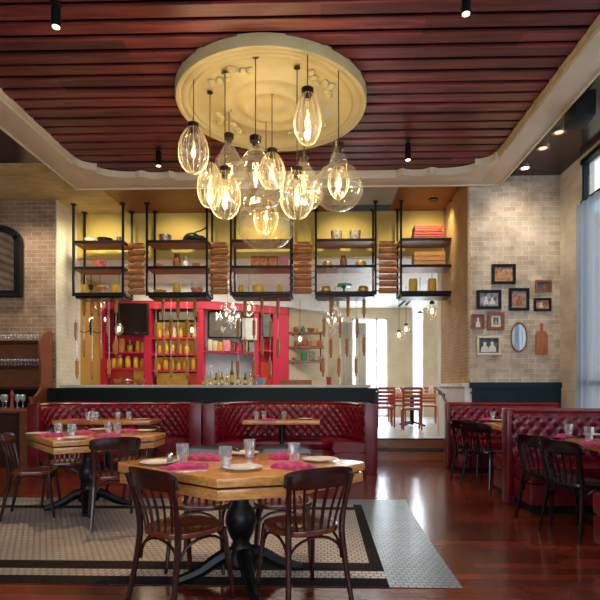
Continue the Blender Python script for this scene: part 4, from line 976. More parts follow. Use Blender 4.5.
# ------------------------------------------------------------------ chairs
def bentwood(wood_='chairwood', seat_='chairseat'):
    t = thing('bentwood_chair', '', 'chair')
    zt_ = .80; sz = .455
    # seat (rounded)
    b = BM(); n = 28; out = []
    for k in range(n):
        a = 2*pi*k/n; ex = .205*(abs(cos(a))**.75)*(1 if cos(a) > 0 else -1); ey = .205*(abs(sin(a))**.75)*(1 if sin(a) > 0 else -1)
        ex *= 1+.05*(ey/.2); out.append((ex, ey))
    for sc_, z in ((.93, sz-.035), (1, sz-.028), (1.015, sz-.012), (1.0, sz-.002), (.93, sz+.002), (.6, sz-.008), (.2, sz-.012)):
        pass
    rings = [[b.verts.new((x*sc_, y_*sc_, z)) for x, y_ in out] for sc_, z in ((.93, sz-.035), (1, sz-.028), (1.015, sz-.012), (1.0, sz), (.92, sz+.003), (.6, sz-.008), (.2, sz-.012))]
    for A, B in zip(rings, rings[1:]):
        for k in range(n): b.faces.new((A[k], A[(k+1) % n], B[(k+1) % n], B[k]))
    b.faces.new(rings[0][::-1]); b.faces.new(rings[-1]); obj('seat', b, seat_, t, smooth=True, angle=50)
    for sx in (-1, 1):   # rear leg + back post in one bent piece
        b = BM(); pts = smooth_path([(sx*.205, -.245, 0), (sx*.185, -.205, .22), (sx*.172, -.178, .44), (sx*.182, -.20, .6), (sx*.198, -.245, zt_-.03)], 5)
        tube(b, pts, [.015]*3+[.017]*4+[.019]*6+[.016]*(len(pts)-13), 8); obj('leg', b, wood_, t, smooth=True)
        b = BM(); pts = smooth_path([(sx*.195, .215, 0), (sx*.18, .185, .22), (sx*.165, .155, .43)], 4); tube(b, pts, [.013+.006*i/(len(pts)-1) for i in range(len(pts))], 8); obj('leg', b, wood_, t, smooth=True)
    # crest rail
    def cr(a): return Vector((.235*sin(a), -.20-.075*cos(a)+.02, 0))
    b = BM(); n = 18; pts = []; ws = []; ts = []
    for i in range(n+1):
        a = -1.12+2.24*i/n; p = cr(a); hh = .060*(1-.42*(abs(a)/1.12)**4); p.z = zt_-.055+.010*cos(a); pts.append(p); ws.append(Vector((0, 0, hh))-Vector((sin(a)*.0, cos(a)*.012, 0))); ts.append(Vector((sin(a), -cos(a), 0))*.010)
    ribbon(b, pts, ws, ts); obj('crest_rail', b, wood_, t, bevel=.004)
    for i in range(6):   # spindles
        a = -.78+1.56*i/5; top = cr(a); top.z = zt_-.09; base = Vector((.155*sin(a)*1.05, -.19+.012*(1-cos(a))*4, sz-.01))
        b = BM(); mid = (top+base)/2+Vector((0, .012, 0)); wd = .009 if i not in (2, 3) else .012
        tube(b, smooth_path([base, mid, top], 4), wd, 8, .6); obj('spindle', b, wood_, t, smooth=True)
    # ring stretcher and curved braces
    for sgn, ax in ((-1, 'y'), (1, 'y'), (-1, 'x'), (1, 'x')):
        b = BM(); arc = []
        for i in range(13):
            a = pi*i/12; u = .172*cos(a); z = .27+.14*sin(a)**.8
            arc.append((u, sgn*.175, z) if ax == 'y' else (sgn*.172, u, z))
        tube(b, arc, .009, 6); obj('brace', b, wood_, t, smooth=True)
    return t
def chair(px, y, facing, label, z=.455, key='bent', maker=bentwood, xy=None, group='bentwood chairs'):
    p = at_z(px, y, z) if xy is None else Vector((xy[0], xy[1], 0))
    return place(key, maker, (p.x, p.y, 0), facing, label, group)
chair(184, 524, R(-36), 'dark bentwood chair with its back to the viewer, front table left', group='chairs at the front table')
chair(301, 522, R(30), 'dark bentwood chair with its back to the viewer, front table right', group='chairs at the front table')
chair(203, 500, R(178), 'dark bentwood chair behind the front table, left of its pedestal', group='chairs at the front table')
chair(283, 499, R(184), 'dark bentwood chair behind the front table, right of its pedestal', group='chairs at the front table')
chair(34, 469, R(-72), 'dark bentwood chair at the left end of the second table', group='chairs at the second table')
chair(113, 473, R(28), 'dark bentwood chair with its back to the viewer before the second table', group='chairs at the second table')
chair(65, 461, R(200), 'dark bentwood chair behind the second table, nearer the hutch', group='chairs at the second table')
chair(132, 459, R(140), 'dark bentwood chair behind the second table, nearer the middle booth', group='chairs at the second table')
def shadedchair():
    return bentwood('chairshaded', 'chairshaded')
for x, y, a, lb in ((2.22, 4.44, -66, 'shade-darkened bentwood chair closest to the viewer at the near right table'), (2.19, 4.90, -66, 'shade-darkened bentwood chair beside the divider booth, near right table'),
                    (2.12, 6.62, -50, 'shade-darkened bentwood chair at the far right table, nearer the divider'), (2.12, 7.12, -50, 'shade-darkened bentwood chair at the far right table, nearer the steps')):
    chair(0, 0, R(a), lb, key='black', maker=shadedchair, xy=(x, y), group='chairs at the right-hand tables')

# ------------------------------------------------------------------ tables
def fold_table(name, label, poly, base, zt_=.76):
    t = thing(name, label, 'table', (base[0], base[1], 0)); P = [(p[0]-base[0], p[1]-base[1]) for p in poly]
    b = BM(); prism(b, P, zt_-.05, zt_); obj('tabletop', b, 'tablewood', t, bevel=.005)
    b = BM(); prism(b, [(x*.985, y_*.985) for x, y_ in P], zt_-.122, zt_-.064); obj('folded_leaf', b, 'tablewood', t, bevel=.004)
    b = BM(); prism(b, [(x*.955, y_*.955) for x, y_ in P], zt_-.066, zt_-.048); obj('hinge_gap', b, 'blackpaint', t)
    b = BM(); lathe(b, [(0, .08), (.10, .08), (.115, .13), (.075, .19), (.055, .24), (.085, .30), (.105, .37), (.095, .43), (.055, .49), (.05, .56), (.08, .62), (.13, .64), (0, .645)], 20); obj('pedestal', b, 'iron', t, smooth=True, angle=50)
    for k in range(4):
        a = k*pi/2+.35; b = BM(); pts = smooth_path([(0, 0, .16), (.12*cos(a), .12*sin(a), .15), (.26*cos(a), .26*sin(a), .07), (.38*cos(a), .38*sin(a), .03), (.42*cos(a), .42*sin(a), .02)], 3)
        tube(b, pts, [.055-.028*i/(len(pts)-1) for i in range(len(pts))], 8); obj('foot', b, 'iron', t, smooth=True)
    return t
def poly_from(pts, base):
    A = [at_z(px, py, .76) for px, py in pts]; A = [(p.x, p.y) for p in A]
    return A+[(2*base[0]-x, 2*base[1]-y_) for x, y_ in A]
b1 = at_z(241, 577, 0); base1 = (b1.x, b1.y)
poly1 = poly_from([(118, 464), (217, 479), (295, 475.5), (365, 462.5)], base1)
print('table1', base1, poly1)
fold_table('pedestal_table', 'large honey-coloured wooden table in front with four place settings', poly1, base1)
b2 = at_z(89, 508, 0); base2 = (b2.x, b2.y)
poly2 = poly_from([(26, 434), (53, 441.5), (147, 435.5)], base2)
_q = at_z(166, 432.5, .76); poly2.append((_q.x, _q.y))
print('table2', base2, poly2)
def hull(pts):
    pts = sorted(set(pts))
    def half(ps):
        h = []
        for p in ps:
            while len(h) > 1 and (h[-1][0]-h[-2][0])*(p[1]-h[-2][1])-(h[-1][1]-h[-2][1])*(p[0]-h[-2][0]) <= 0: h.pop()
            h.append(p)
        return h[:-1]
    return half(pts)+half(pts[::-1])
fold_table('pedestal_table', 'honey-coloured wooden table before the left booth', hull(poly2), base2)
def simple_table(label, x0, x1, y0, y1, m='tablewood', rad=.04, zt_=.76):
    cx, cy = (x0+x1)/2, (y0+y1)/2; t = thing('booth_table', label, 'table', (cx, cy, 0)); b = BM(); w, d = (x1-x0)/2, (y1-y0)/2
    box(b, -w, w, -d, d, zt_-.06, zt_); obj('tabletop', b, m, t, bevel=.012)
    b = BM(); lathe(b, [(0, .02), (.24, .02), (.22, .04), (.05, .07), (.045, .68), (.1, .70), (0, .70)], 16); obj('pedestal', b, 'iron', t, smooth=True, angle=50)
    return t
xa, xb = XP(242, 7.62), XP(320, 7.62)
simple_table('orange-edged table inside the middle curved booth', xa, xb, 7.62, 8.15)
xa, xb = XP(52, 7.55), XP(150, 7.55)
simple_table('orange-red edged table inside the long left booth', xa, xb, 7.55, 8.12, 'tablewood')
simple_table('near right table between dark chairs and the divider booth', 2.38, 3.70, 4.25, 5.05)
simple_table('far right table between dark chairs and the divider booth', 2.30, 3.68, 6.45, 7.35)

# ------------------------------------------------------------------ tableware
def tumbler():
    t = thing('tumbler', '', 'glass'); b = BM()
    n = 20; prof = [(.0, .004), (.027, .002), (.031, .02), (.033, .055), (.039, .062), (.042, .125)]
    lathe(b, [(0, 0), (.028, 0), (.032, .02), (.034, .055), (.040, .063), (.0425, .13), (.0395, .13), (.037, .066), (.030, .055), (.028, .022), (0, .018)], 10)
    o = obj('cup', b, 'glass', t); return t
def tum1():
    b = BM(); lathe(b, [(0, 0), (.028, 0), (.032, .02), (.034, .055), (.040, .063), (.0425, .13), (.0395, .13), (.037, .066), (.030, .055), (.028, .022), (0, .018)], 12)
    o = obj('tumbler', b, 'glass'); tag(o, '', 'glass'); return o
def plate():
    b = BM(); lathe(b, [(0, 0), (.06, 0), (.075, .006), (.115, .016), (.12, .019), (.113, .020), (.072, .010), (0, .006)], 36); o = obj('dinner_plate', b, 'plate', smooth=True, angle=60); tag(o, '', 'plate'); return o
def napkin():
    b = BM(); rnd = random.Random(3); nx, ny = 22, 14; g = []
    for j in range(ny+1):
        row = []
        for i in range(nx+1):
            u, v = i/nx-.5, j/ny-.5
            z = .012+.018*(1-(2*u)**2)*(1-(2*v)**2)+.008*sin(17*u+3*v)*cos(9*v)+.005*sin(31*u*v+8*v)
            if abs(u) > .49 or abs(v) > .49: z = .002
            row.append(b.verts.new((u*(.22+.03*sin(6*v)), v*(.11+.02*sin(5*u)), z)))
        g.append(row)
    for j in range(ny):
        for i in range(nx): b.faces.new((g[j][i], g[j][i+1], g[j+1][i+1], g[j+1][i]))
    o = obj('napkin', b, 'napkin', smooth=True, angle=80); tag(o, '', 'napkin'); return o
def fork():
    b = BM(); box(b, -.10, .03, -.004, .004, .001, .004); box(b, .03, .06, -.010, .010, .002, .005)
    for k in range(4): yy = -.009+k*.006; box(b, .06, .10, yy-.0014, yy+.0014, .002, .004)
    o = obj('fork', b, 'steel'); tag(o, '', 'fork'); return o
def knife():
    b = BM(); box(b, -.11, 0, -.005, .005, .001, .006); prism(b, [(0, -.005), (.09, -.009), (.11, .003), (.09, .006), (0, .005)], .001, .004); o = obj('knife', b, 'steel'); tag(o, '', 'knife'); return o
makers = dict(glass=tum1, plate=plate, napkin=napkin, fork=fork, knife=knife)
def put(kind, px, py, label, z=.76, rot=0, group=None, dz=0, scale=None):
    p = at_z(px, py, z); return place(kind, makers[kind], (p.x, p.y, z+dz), rot, label, group, scale)
G1 = 'tumblers on the front table'
put('glass', 182.5, 464, 'faceted tumbler next to the steel shaker on the front table', group=G1)
put('glass', 225.5, 468, 'tumbler nearest the front edge of the front table', group=G1)
put('glass', 249.5, 458, 'tumbler in the middle of the front table, at the back', group=G1)
put('glass', 294, 463, 'tumbler between the pink napkins, right side of front table', group=G1)
put('plate', 159, 464, 'white plate at the left corner of the front table', group='plates on the front table')
put('plate', 243, 469.5, 'white plate nearest the front edge of the front table', group='plates on the front table')
put('plate', 320, 461, 'white plate at the right corner of the front table', group='plates on the front table')
put('plate', 243, 454.5, 'white plate at the back edge of the front table', group='plates on the front table')
put('napkin', 186, 468, 'magenta napkin beside the left plate of the front table', rot=R(25), group='napkins on the front table', scale=(1.25, 1.1, 1))
put('napkin', 206, 459, 'magenta napkin at the back left of the front table', rot=R(-5), group='napkins on the front table', scale=(1.3, 1.2, 1))
put('napkin', 283, 458.5, 'magenta napkin behind the right tumbler of the front table', rot=R(20), group='napkins on the front table', scale=(.8, 1, 1.3))
put('napkin', 292, 468, 'magenta napkin in front of the right tumbler, front table', rot=R(-30), group='napkins on the front table', scale=(1.15, 1.4, 1.2))
put('fork', 190, 471.5, 'steel fork beside the left magenta napkin, front table', rot=R(20))
put('knife', 310, 469.5, 'steel knife beside the right plate of the front table', rot=R(-10))
p = at_z(170, 463, .76)
t = thing('shaker', 'small steel-topped glass shaker beside a tumbler, front table', 'shaker', (p.x, p.y, .76))
bm = BM(); lathe(bm, [(0, 0), (.022, 0), (.022, .04), (0, .04)], 12); obj('jar', bm, 'stonepot', t, smooth=True)
bm = BM(); lathe(bm, [(0, .04), (.024, .04), (.023, .058), (.012, .066), (0, .067)], 12); obj('lid', bm, 'steel', t, smooth=True)
G2 = 'tumblers on the second table'
for px, py, lb in ((58.5, 436, 'tumbler at the left side of the second table'), (72, 437.5, 'tumbler next to the leftmost one on the second table'), (108.5, 434, 'left one of the paired tumblers above the chair back, second table'), (117.5, 435.5, 'right one of the paired tumblers above the chair back, second table')): put('glass', px, py, lb, group=G2)
for px, py, lb in ((38, 434.5, 'white plate at the left corner of the second table'), (75, 439, 'white plate at the front edge of the second table'), (145, 431.5, 'white plate at the right corner of the second table'), (99, 430.5, 'white plate at the back of the second table')): put('plate', px, py, lb, group='plates on the second table')
for px, py, r, lb in ((50, 436.3, 10, 'magenta napkin by the left tumbler of the second table'), (82, 433.5, 60, 'magenta napkin in the middle of the second table'), (107, 437, 15, 'magenta napkin before the paired tumblers, second table'), (127, 432, -15, 'magenta napkin near the right plate, second table')): put('napkin', px, py, lb, rot=R(r), group='napkins on the second table', scale=(1.1, 1.3, 1.1))
for px, py, lb in ((256, 420, 'leftmost tumbler on the middle booth table'), (264, 419.5, 'tumbler touching the leftmost one, middle booth table'), (284, 420, 'tumbler at the centre of the middle booth table'), (88, 421, 'left one of three tumblers in the long left booth'), (96, 421.2, 'middle one of three tumblers in the long left booth'), (118, 420.5, 'fourth tumbler from the left in the long left booth'), (129, 420.5, 'rightmost tumbler in the long left booth'), (92, 419.5, 'tumbler standing behind two others in the long left booth')):
    put('glass', px, py, lb, group='tumblers on the booth tables')
for px, py, lb in ((305, 419.5, 'white plate at the right end of the middle booth table'), (141, 420, 'white plate at the right end of the left booth table')): put('plate', px, py, lb)
put('napkin', 268, 420.8, 'magenta napkin on the middle booth table', rot=0)
put('napkin', 75, 421.5, 'magenta napkin on the left booth table', rot=0)
for px, py, lb in ((481.5, 419, 'left one of the two clear tumblers on the far right table'), (492.5, 420.5, 'right one of the two clear tumblers on the far right table'), (504, 421, 'tumbler on the far right table beside the divider booth'), (568.5, 437, 'left tumbler on the near right table'), (589, 441, 'right tumbler on the near right table')): put('glass', px, py, lb, group='tumblers on the right-hand tables')
for px, py, r, lb in ((563, 437, 40, 'magenta napkin beside the left tumbler, near right table'), (590, 445, 10, 'magenta napkin in front of the right tumbler, near right table'), (487, 420, 0, 'magenta napkin between tumblers on the far right table')): put('napkin', px, py, lb, rot=R(r), group='napkins on the right-hand tables')
for px, py, lb in ((596, 436, 'white plate at the edge of the near right table'), (470, 419.5, 'white plate at the aisle side of the far right table'), (499, 421, 'white plate at the divider side of the far right table')): put('plate', px, py, lb, group='plates on the right-hand tables')

# ------------------------------------------------------------------ hutch on the left
t = thing('glass_hutch', 'dark wooden hutch with glass shelves and curved side by brick wall', 'hutch', (-5.3, 8.5, 0))
def hb(name, m, *boxes, **k):
    b = BM()
    for q in boxes: box(b, *q)
    bmesh.ops.translate(b, vec=(5.3, -8.5, 0), verts=b.verts); return obj(name, b, m, k.pop('parent', t), **k)
hb('base_cabinet', 'hutchdark', (-6.3, -4.52, 7.95, 8.95, 0, .86))
hb('side_panel', 'hutchwood', (-4.52, -4.50, 7.93, 8.95, 0, .86)); hb('side_stile', 'hutchwood', (-4.75, -4.50, 7.92, 7.95, 0, .86))
hb('worktop', 'hutchwood', (-6.32, -4.47, 7.88, 8.98, .86, .91), bevel=.008)
for x0, x1 in ((-5.55, -4.8), (-6.25, -5.6)):
    d = hb('door', 'hutchdark', (x0, x1, 7.93, 7.95, .08, .80)); hb('handle', 'iron', (x1-.07, x1-.05, 7.90, 7.93, .4, .55), parent=d)
hb('back_panel', 'hutchwood', (-6.3, -4.83, 8.94, 8.98, 1.25, 2.1)); hb('back_panel', 'blackpaint', (-6.3, -4.83, 8.93, 8.98, .91, 1.25))
hb('shelf', 'hutchdark', (-6.3, -4.83, 8.66, 8.95, 2.03, 2.07)); hb('shelf', 'hutchdark', (-6.3, -4.83, 8.62, 8.95, 1.60, 1.64)); hb('shelf', 'hutchdark', (-6.3, -4.83, 8.62, 8.95, 1.23, 1.27))
bm = BM(); pr = [(8.98, .91), (8.42, .91)]
for q in smooth_path([(8.42, .91, 0), (8.40, 1.02, 0), (8.46, 1.12, 0), (8.58, 1.20, 0), (8.64, 1.34, 0), (8.62, 1.6, 0), (8.58, 1.85, 0), (8.60, 2.05, 0), (8.68, 2.17, 0), (8.80, 2.24, 0), (8.92, 2.26, 0), (8.98, 2.22, 0)], 4)[1:]: pr.append((q.x, q.y))
prism(bm, [(a-8.5, b_) for a, b_ in pr], .47, .51, 'x'); obj('curved_side', bm, 'hutchwood', t)
# stemware and shelf glasses
def wineglass():
    b = BM(); lathe(b, [(0, 0), (.03, .002), (.005, .01), (.004, .08), (.02, .095), (.036, .13), (.032, .185), (.030, .185), (.033, .13), (.015, .10), (0, .096)], 12); o = obj('wine_glass', b, 'glass', smooth=True); tag(o, '', 'glass'); return o
for row, (zz, yy) in enumerate(((2.07, 8.78), (1.64, 8.78))):
    for i in range(12):
        px = 2+i*3.3; x = XP(px, yy)
        place('wine', wineglass, (x, yy, zz), 0, 'stemmed glass, %s from the left on the %s hutch shelf' % (ordn[i], ['top', 'middle'][row]), 'stemmed glasses on the %s hutch shelf' % ['top', 'middle'][row], (.8, .8, .62))
for i, px in enumerate((3, 8, 17, 20, 23)):
    place('wine', wineglass, (XP(px, 8.4), 8.4-.06*(i % 2), .91), 0, 'stemmed glass, %s from the left on the hutch worktop' % ordn[i], 'stemmed glasses on the hutch worktop', (1.2, 1.2, 1.25))
p = XP(12, 8.3)
bm = BM(); lathe(bm, [(0, 0), (.032, 0), (.034, .03), (.02, .10), (.026, .14), (.018, .18), (.03, .22), (.028, .26), (.012, .28), (.016, .30), (0, .31)], 14)
tag(obj('pepper_mill', bm, 'redchair', loc=(p, 8.3, .91), smooth=True), 'turned red-brown pepper mill on the hutch worktop', 'pepper mill')
bm = BM(); lathe(bm, [(0, 0), (.05, 0), (.035, .02), (.04, .12), (.062, .2), (.055, .2), (.03, .12), (0, .1)], 14)
tag(obj('footed_vase', bm, 'hutchwood', loc=(XP(32, 8.25), 8.25, .91), smooth=True), 'flared brown wooden vase at the right end of the hutch', 'vase')

# arched mirror on the left wall
pa = at_y(-24, 298, 8.98); pb = at_y(23, 226, 8.98); cxm = (pa.x+pb.x)/2; wm = (pb.x-pa.x)/2; hm = pb.z-pa.z
t = thing('arched_mirror', 'arched mirror in a black carved frame on the tan brick wall', 'mirror', (cxm, 8.93, pa.z))
def archpoly(w, h, inset=0):
    w -= inset; pts = [(-w, inset), (w, inset), (w, h-w*.62)]
    for i in range(1, 16): a = pi*i/16; pts.append((w*cos(a), h-inset-w*.62+w*.62*sin(a) if 1 else 0))
    pts.append((-w, h-w*.62)); return pts
o_ = archpoly(wm, hm); i_ = archpoly(wm, hm, .12)
bm = BM(); n = len(o_)
for yy0, yy1 in ((-.03, .05),):
    A = [bm.verts.new((x, yy0, z)) for x, z in o_]; B = [bm.verts.new((x, yy0, z)) for x, z in i_]; C_ = [bm.verts.new((x, yy1, z)) for x, z in o_]; D = [bm.verts.new((x, yy1, z)) for x, z in i_]
    for k in range(n):
        j = (k+1) % n
        for q in ((A[k], A[j], B[j], B[k]), (A[k], C_[k], C_[j], A[j]), (B[k], B[j], D[j], D[k]), (C_[k], D[k], D[j], C_[j])): bm.faces.new(q)
rnd = random.Random(5)
for k in range(n):
    j = (k+1) % n; L_ = sqrt((o_[j][0]-o_[k][0])**2+(o_[j][1]-o_[k][1])**2); m_ = max(1, int(L_/.05))
    for q in range(m_):
        u = q/m_; x = (o_[k][0]*(1-u)+o_[j][0]*u)*.96; z = (o_[k][1]*(1-u)+o_[j][1]*u); z = z+(.03 if z < .1 else -.02)
        bmesh.ops.create_icosphere(bm, subdivisions=1, radius=.028, matrix=Matrix.Translation((x, -.035, z)))
obj('carved_frame', bm, 'iron', t)
bm = BM(); vs = [bm.verts.new((x, .0, z)) for x, z in i_]; f = bm.faces.new(vs)
mo = obj('mirror_glass', bm, 'mirror', t)

# ------------------------------------------------------------------ frames on the pale brick
def photo_mat(name, bg, fig, scale=6, mid=None):
    return mat(name, bg, .35, c2=fig, scale=scale, detail=2)
YFm = YB
def frame(px0, px1, y0, y1, fm, bw, pm, label, mat_w=0, figs=None, figm='label'):
    a = at_y(px0, y0, YFm-.03); b = at_y(px1, y1, YFm-.03); w = (b.x-a.x)/2; h = (a.z-b.z)/2
    t = thing('picture_frame', label, 'framed picture', ((a.x+b.x)/2, YFm-.002, (a.z+b.z)/2), 0, 'framed pictures on the pale brick wall')
    bm_ = BM()
    for q in ((-w, w, h-bw, h), (-w, w, -h, -h+bw), (-w, -w+bw, -h+bw, h-bw), (w-bw, w, -h+bw, h-bw)): box(bm_, q[0], q[1], -.035, 0, q[2], q[3])
    obj('moulding', bm_, fm, t, bevel=.006)
    bm_ = BM(); box(bm_, -w+bw, w-bw, -.012, -.004, -h+bw, h-bw); obj('mount' if mat_w else 'print', bm_, 'label' if mat_w else pm, t)
    iw, ih = w-bw-mat_w, h-bw-mat_w
    if mat_w: bm_ = BM(); box(bm_, -iw, iw, -.015, -.0125, -ih, ih); pr_ = obj('print', bm_, pm, t)
    for (fx, fy, fw, fh) in (figs or []):
        bm_ = BM(); n = 16; lo_ = []
        # head and shoulders silhouette
        pts = [(-fw, -fh), (fw, -fh), (fw*.95, -fh*.2), (fw*.55, fh*.15), (fw*.30, fh*.3)]+[(fw*.42*cos(-.6+k*(pi+1.2)/10), fh*.62+fh*.38*sin(-.6+k*(pi+1.2)/10)) for k in range(11)]+[(-fw*.30, fh*.3), (-fw*.55, fh*.15), (-fw*.95, -fh*.2)]
        prism(bm_, [((fx+q[0])*iw, (fy+q[1])*ih) for q in pts], -.018, -.0155, 'y'); obj('printed_figure', bm_, figm, t)
    return t
sep = photo_mat('sepia_print', (.50, .30, .18), (.20, .07, .05), 22); bw1 = photo_mat('grey_print', (.40, .42, .44), (.08, .08, .09), 16)
port = photo_mat('faded_portrait_print', (.45, .28, .20), (.20, .14, .13), 20); dk = photo_mat('dark_print', (.05, .055, .07), (.18, .10, .06), 14); brn = photo_mat('reddish_print', (.30, .10, .07), (.15, .05, .04), 8); bw2 = photo_mat('black_print', (.03, .03, .035), (.12, .12, .13), 14)
frame(492, 516, 264, 284, 'iron', .045, sep, 'black frame with a sepia group photo, topmost on the brick', 0, [(-.55, -.1, .28, .5), (0, -.15, .28, .5), (.5, -.1, .28, .5)], 'crate')
frame(477, 501.5, 290, 309, 'iron', .045, bw1, 'dark frame with a grey photo, left of the black portrait frame', 0, [(-.3, -.1, .25, .6), (.35, -.2, .3, .5)], 'white')
frame(509, 529.5, 288, 310.5, 'iron', .045, port, 'upright black frame with a faded warm portrait', .0, [(0, -.15, .45, .65)], 'clay')
frame(535.5, 552, 280, 292, 'hutchwood', .035, dk, 'small brown frame with a dark photo at the upper right', 0, [(.2, -.1, .25, .6)], 'brownbox')
frame(534, 551.5, 298, 311, 'iron', .035, sep, 'small black frame just above the cutting board', 0, [(-.2, -.1, .3, .6)], 'label')
frame(472, 484.5, 314, 329, 'shelfwood', .016, brn, 'small thin frame with a white-dressed figure', 0, [(0, -.1, .45, .75)], 'white')
frame(488, 504.5, 312, 330, 'hutchwood', .05, bw2, 'brown frame with a white mount and small oval portrait', .04, [(0, -.1, .6, .8)], 'greywall')
frame(477, 501, 336, 355, 'creambox', .035, bw2, 'cream frame with a black-and-white couple, lowest on the brick', 0, [(-.4, -.2, .4, .7), (.35, -.15, .4, .7)], 'white')
a = at_y(511, 322, YFm-.03); b = at_y(527.5, 352.5, YFm-.03); w = (b.x-a.x)/2; h = (a.z-b.z)/2
t = thing('oval_mirror', 'oval wall mirror in a thin brown rim beside the cutting board', 'mirror', ((a.x+b.x)/2, YFm-.002, (a.z+b.z)/2))
bm = BM(); lathe(bm, [(0, -.01), (w*.9, -.01), (w*.9, -.03), (w, -.03), (w, 0), (0, 0)], 40, axis='y', sy=h/w); obj('rim', bm, 'shelfwood', t, smooth=True, angle=40)
bm = BM(); lathe(bm, [(0, -.0165), (w*.87, -.0165), (w*.88, -.011), (0, -.011)], 40, axis='y', sy=h/w); obj('mirror_glass', bm, 'mirror', t)
a = at_y(536, 331.5, YFm-.03); b = at_y(548, 354.5, YFm-.03); w = (b.x-a.x)/2; h = (a.z-b.z)
bm = BM(); prism(bm, [(-w, 0), (w, 0), (w, h*.86), (w*.7, h), (w*.2, h*1.03), (w*.2, h*1.33), (w*.1, h*1.37), (-w*.1, h*1.37), (-w*.2, h*1.33), (-w*.2, h*1.03), (-w*.7, h), (-w, h*.86)], -.03, 0, 'y')
tag(obj('cutting_board', bm, wood('cutting_board_wood', (.50, .18, .06), (.34, .11, .035), .45, stretch=(22, 4, 2)), loc=((a.x+b.x)/2, YFm-.002, b.z), bevel=.004), 'orange-brown wooden cutting board hanging on the pale brick', 'cutting board')

# ------------------------------------------------------------------ ceiling spots, downlights, speaker
def track_spot(px, y0, y1, zc, label, drop=True):
    ymid = (y0+y1)/2; 
    # distance so that the top touches the ceiling planks
    p = at_z(px, y0-2, zc); Y = p.y; zb_ = at_y(px, y1, Y).z; H = zc-zb_
    t = thing('track_spotlight', label, 'spotlight', (p.x, Y, zb_), 0, 'black spotlights on the planked ceiling')
    b = BM(); lathe(b, [(0, .02), (.035, .0), (.04, 0), (.04, H*.75), (.03, H*.8), (0, H*.8)], 14); obj('housing', b, 'iron', t, smooth=True, angle=40)
    b = BM(); lathe(b, [(0, H*.8), (.012, H*.8), (.012, H-.01), (.05, H-.01), (.05, H), (0, H)], 12); obj('stem', b, 'iron', t)
    b = BM(); lathe(b, [(0, .004), (.032, .002), (.032, -.003), (0, -.003)], 12); obj('lens', b, SPOTM, t)
    return t
SPOTM = emis('warm_spot_lens', (1, .72, .45), 3)
track_spot(56, 6, 27, ZP-.03, 'black spotlight at the upper left of the planked ceiling')
track_spot(466, -4, 14, ZP-.03, 'black spotlight at the top, right of the medallion')
track_spot(408, 141, 160, ZP-.03, 'black spotlight near the back trim, right of the pendants')
track_spot(158.5, 150, 166, ZP-.03, 'black spotlight near the back trim, left of the pendants')
for i, (px, y) in enumerate(((559, 131), (543, 147), (525, 167))):
    p = at_z(px, y, CEIL)
    t = thing('recessed_downlight', ['nearest round downlight in the dark right ceiling, by the speaker', 'middle round downlight in the dark right ceiling', 'farthest round downlight in the dark right ceiling, glowing'][i], 'downlight', (p.x, p.y, CEIL-.02), 0, 'round downlights in the dark right ceiling')
    b = BM(); lathe_open(b, [(.055, .0), (.085, 0), (.085, .02), (.055, .02), (.055, .0)], 20); obj('bezel', b, 'steel', t, smooth=True, angle=40)
    b = BM(); lathe(b, [(0, .008), (.055, .008), (.055, .016), (0, .016)], 16); obj('lamp', b, emis('downlight_lamp_%s' % 'abc'[i], (1, .6, .35), [1.2, 1.2, 14][i]), t)
p = at_z(435, 197, CEIL)
bm = BM(); lathe(bm, [(0, -.02), (.09, -.02), (.09, 0), (0, 0)], 18); tag(obj('recessed_downlight', bm, 'iron', loc=(p.x, 9.2, CEIL)), 'black round downlight above the rightmost hanging shelf unit', 'downlight')
t = thing('loudspeaker', 'black loudspeaker under the dark ceiling beside the trim', 'loudspeaker', (2.98, 5.95, 4.30))
bm = BM(); prism(bm, [(-.13, -.16), (.08, -.20), (.13, .14), (-.10, .18)], 0, .28); obj('cabinet', bm, 'blackpaint', t, bevel=.015)
bm = BM(); box(bm, -.03, .03, -.03, .03, .28, .33); obj('bracket', bm, 'iron', t)

# ------------------------------------------------------------------ light
def area(name, loc, rot, sx, sy, energy, color=(1, 1, 1), spread=None):
    l = bpy.data.lights.new(name, 'AREA'); l.shape = 'RECTANGLE'; l.size = sx; l.size_y = sy; l.energy = energy; l.color = color
    if spread: l.spread = R(spread)
    o = bpy.data.objects.new(name, l); COL.objects.link(o); o.location = loc; o.rotation_euler = rot; return o
def spot(name, loc, target, energy, color=(1, .78, .52), angle=60, blend=.6, size=.06):
    l = bpy.data.lights.new(name, 'SPOT'); l.energy = energy; l.color = color; l.spot_size = R(angle); l.spot_blend = blend; l.shadow_soft_size = size
    o = bpy.data.objects.new(name, l); COL.objects.link(o); o.location = loc; d = Vector(target)-Vector(loc); o.rotation_euler = d.to_track_quat('-Z', 'Y').to_euler(); return o
w = bpy.data.worlds.new('world'); S.world = w; w.use_nodes = True
bg = w.node_tree.nodes['Background']; bg.inputs[0].default_value = (.80, .90, 1, 1); bg.inputs[1].default_value = 1.6
for i, (a, b) in enumerate(WINS): area('daylight_right_%d' % i, (XW+.5, (a+b)/2, 2.5), (0, R(90), 0), 4.0, b-a, [20, 60, 120][i], (.80, .90, 1))
area('front_fill_light', (-1.1, YF-.6, 2.1), (R(90), 0, 0), 8.2, 2.8, 140, (.93, .96, 1))  # fill light through the added front window
area('daylight_far', ((xs[1]+xs[2])/2, YR+.5, 2.2), (R(-90), 0, 0), 2.0, 3.4, 230, (.90, .96, 1))
area('daylight_far_slot', ((xs[3]+xs[4])/2, YR+.5, 2.2), (R(-90), 0, 0), .5, 3.4, 50, (.95, .98, 1))
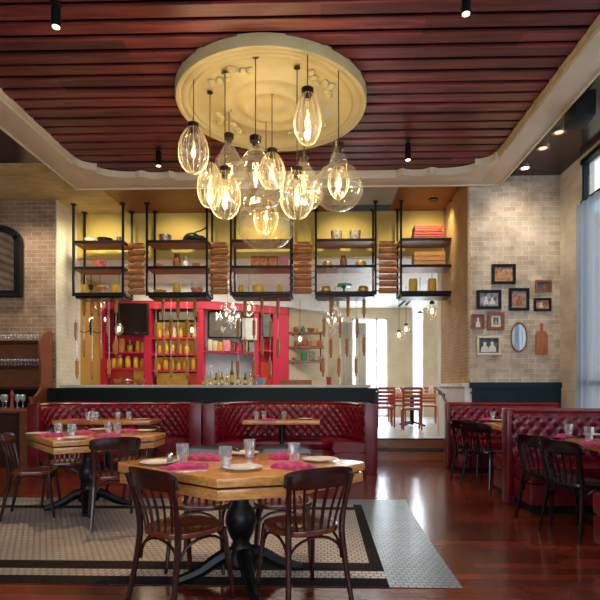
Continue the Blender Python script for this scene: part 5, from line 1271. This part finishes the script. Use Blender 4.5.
area('far_room_side_fill', (6.9, 12.8, 2.3), (0, R(90), 0), 2.6, 4.0, 70, (.90, .96, 1))  # area lamp added before a closed wall; no window there
# bar interior lamps
area('bar_ceiling_lamp_a', (-3.6, 11.2, 3.7), (0, 0, 0), 1.4, 1.0, 26, (1, .80, .55))
area('bar_ceiling_lamp_b', (-1.4, 11.4, 3.7), (0, 0, 0), 1.8, 1.0, 34, (1, .88, .72))
area('bar_ceiling_lamp_c', (.6, 11.6, 3.7), (0, 0, 0), 1.4, 1.0, 24, (1, .93, .82))
# downlights over shelf units and walls
for px in (98, 177, 261, 346, 427): spot('shelf_downlight', (XP(px, 9.0), 8.75, CEIL-.05), (XP(px, 9.6), 9.75, 3.6), 50, (1, .84, .52), 95, .8)
spot('wall_wash_right', (3.0, 7.3, CEIL-.05), (3.0, 8.2, 3.0), 130, (1, .84, .64), 110, 1, .25)
spot('wall_wash_left', (-5.2, 8.1, CEIL-.05), (-5.2, 9.0, 2.6), 150, (1, .88, .74), 100, .9, .25)
spot('pier_wash_left', (-4.1, 9.0, CEIL-.05), (-4.6, 9.6, 2.6), 110, (1, .90, .55), 120, 1, .3)
spot('pier_wash_right', (2.1, 9.2, CEIL-.05), (2.4, 9.3, 3.3), 25, (1, .84, .35), 90, .9)
for i, (x, y_, tx, ty, e) in enumerate(((-.5, 4.4, -.55, 3.2, 230), (-2.5, 6.0, -2.45, 5.2, 200), (-.4, 6.8, -.45, 7.8, 130), (-3.2, 6.8, -3.2, 7.8, 130), (2.2, 5.5, 2.9, 5.0, 70), (2.2, 7.0, 2.8, 7.2, 110))):
    spot('table_spot', (x, y_, ZT-.05), (tx, ty, .7), e, (1, .72, .42), 50, .8)
S.view_settings.view_transform = 'Standard'; S.view_settings.look = 'None'; S.view_settings.gamma = 1; S.view_settings.exposure = 0.45
S.view_settings.use_curve_mapping = False
S.cycles.use_denoising = True
S.cycles.max_bounces = 8; S.cycles.transparent_max_bounces = 24; S.cycles.sample_clamp_indirect = 6
try: S.cycles.denoiser = 'OPENIMAGEDENOISE'
except Exception: pass
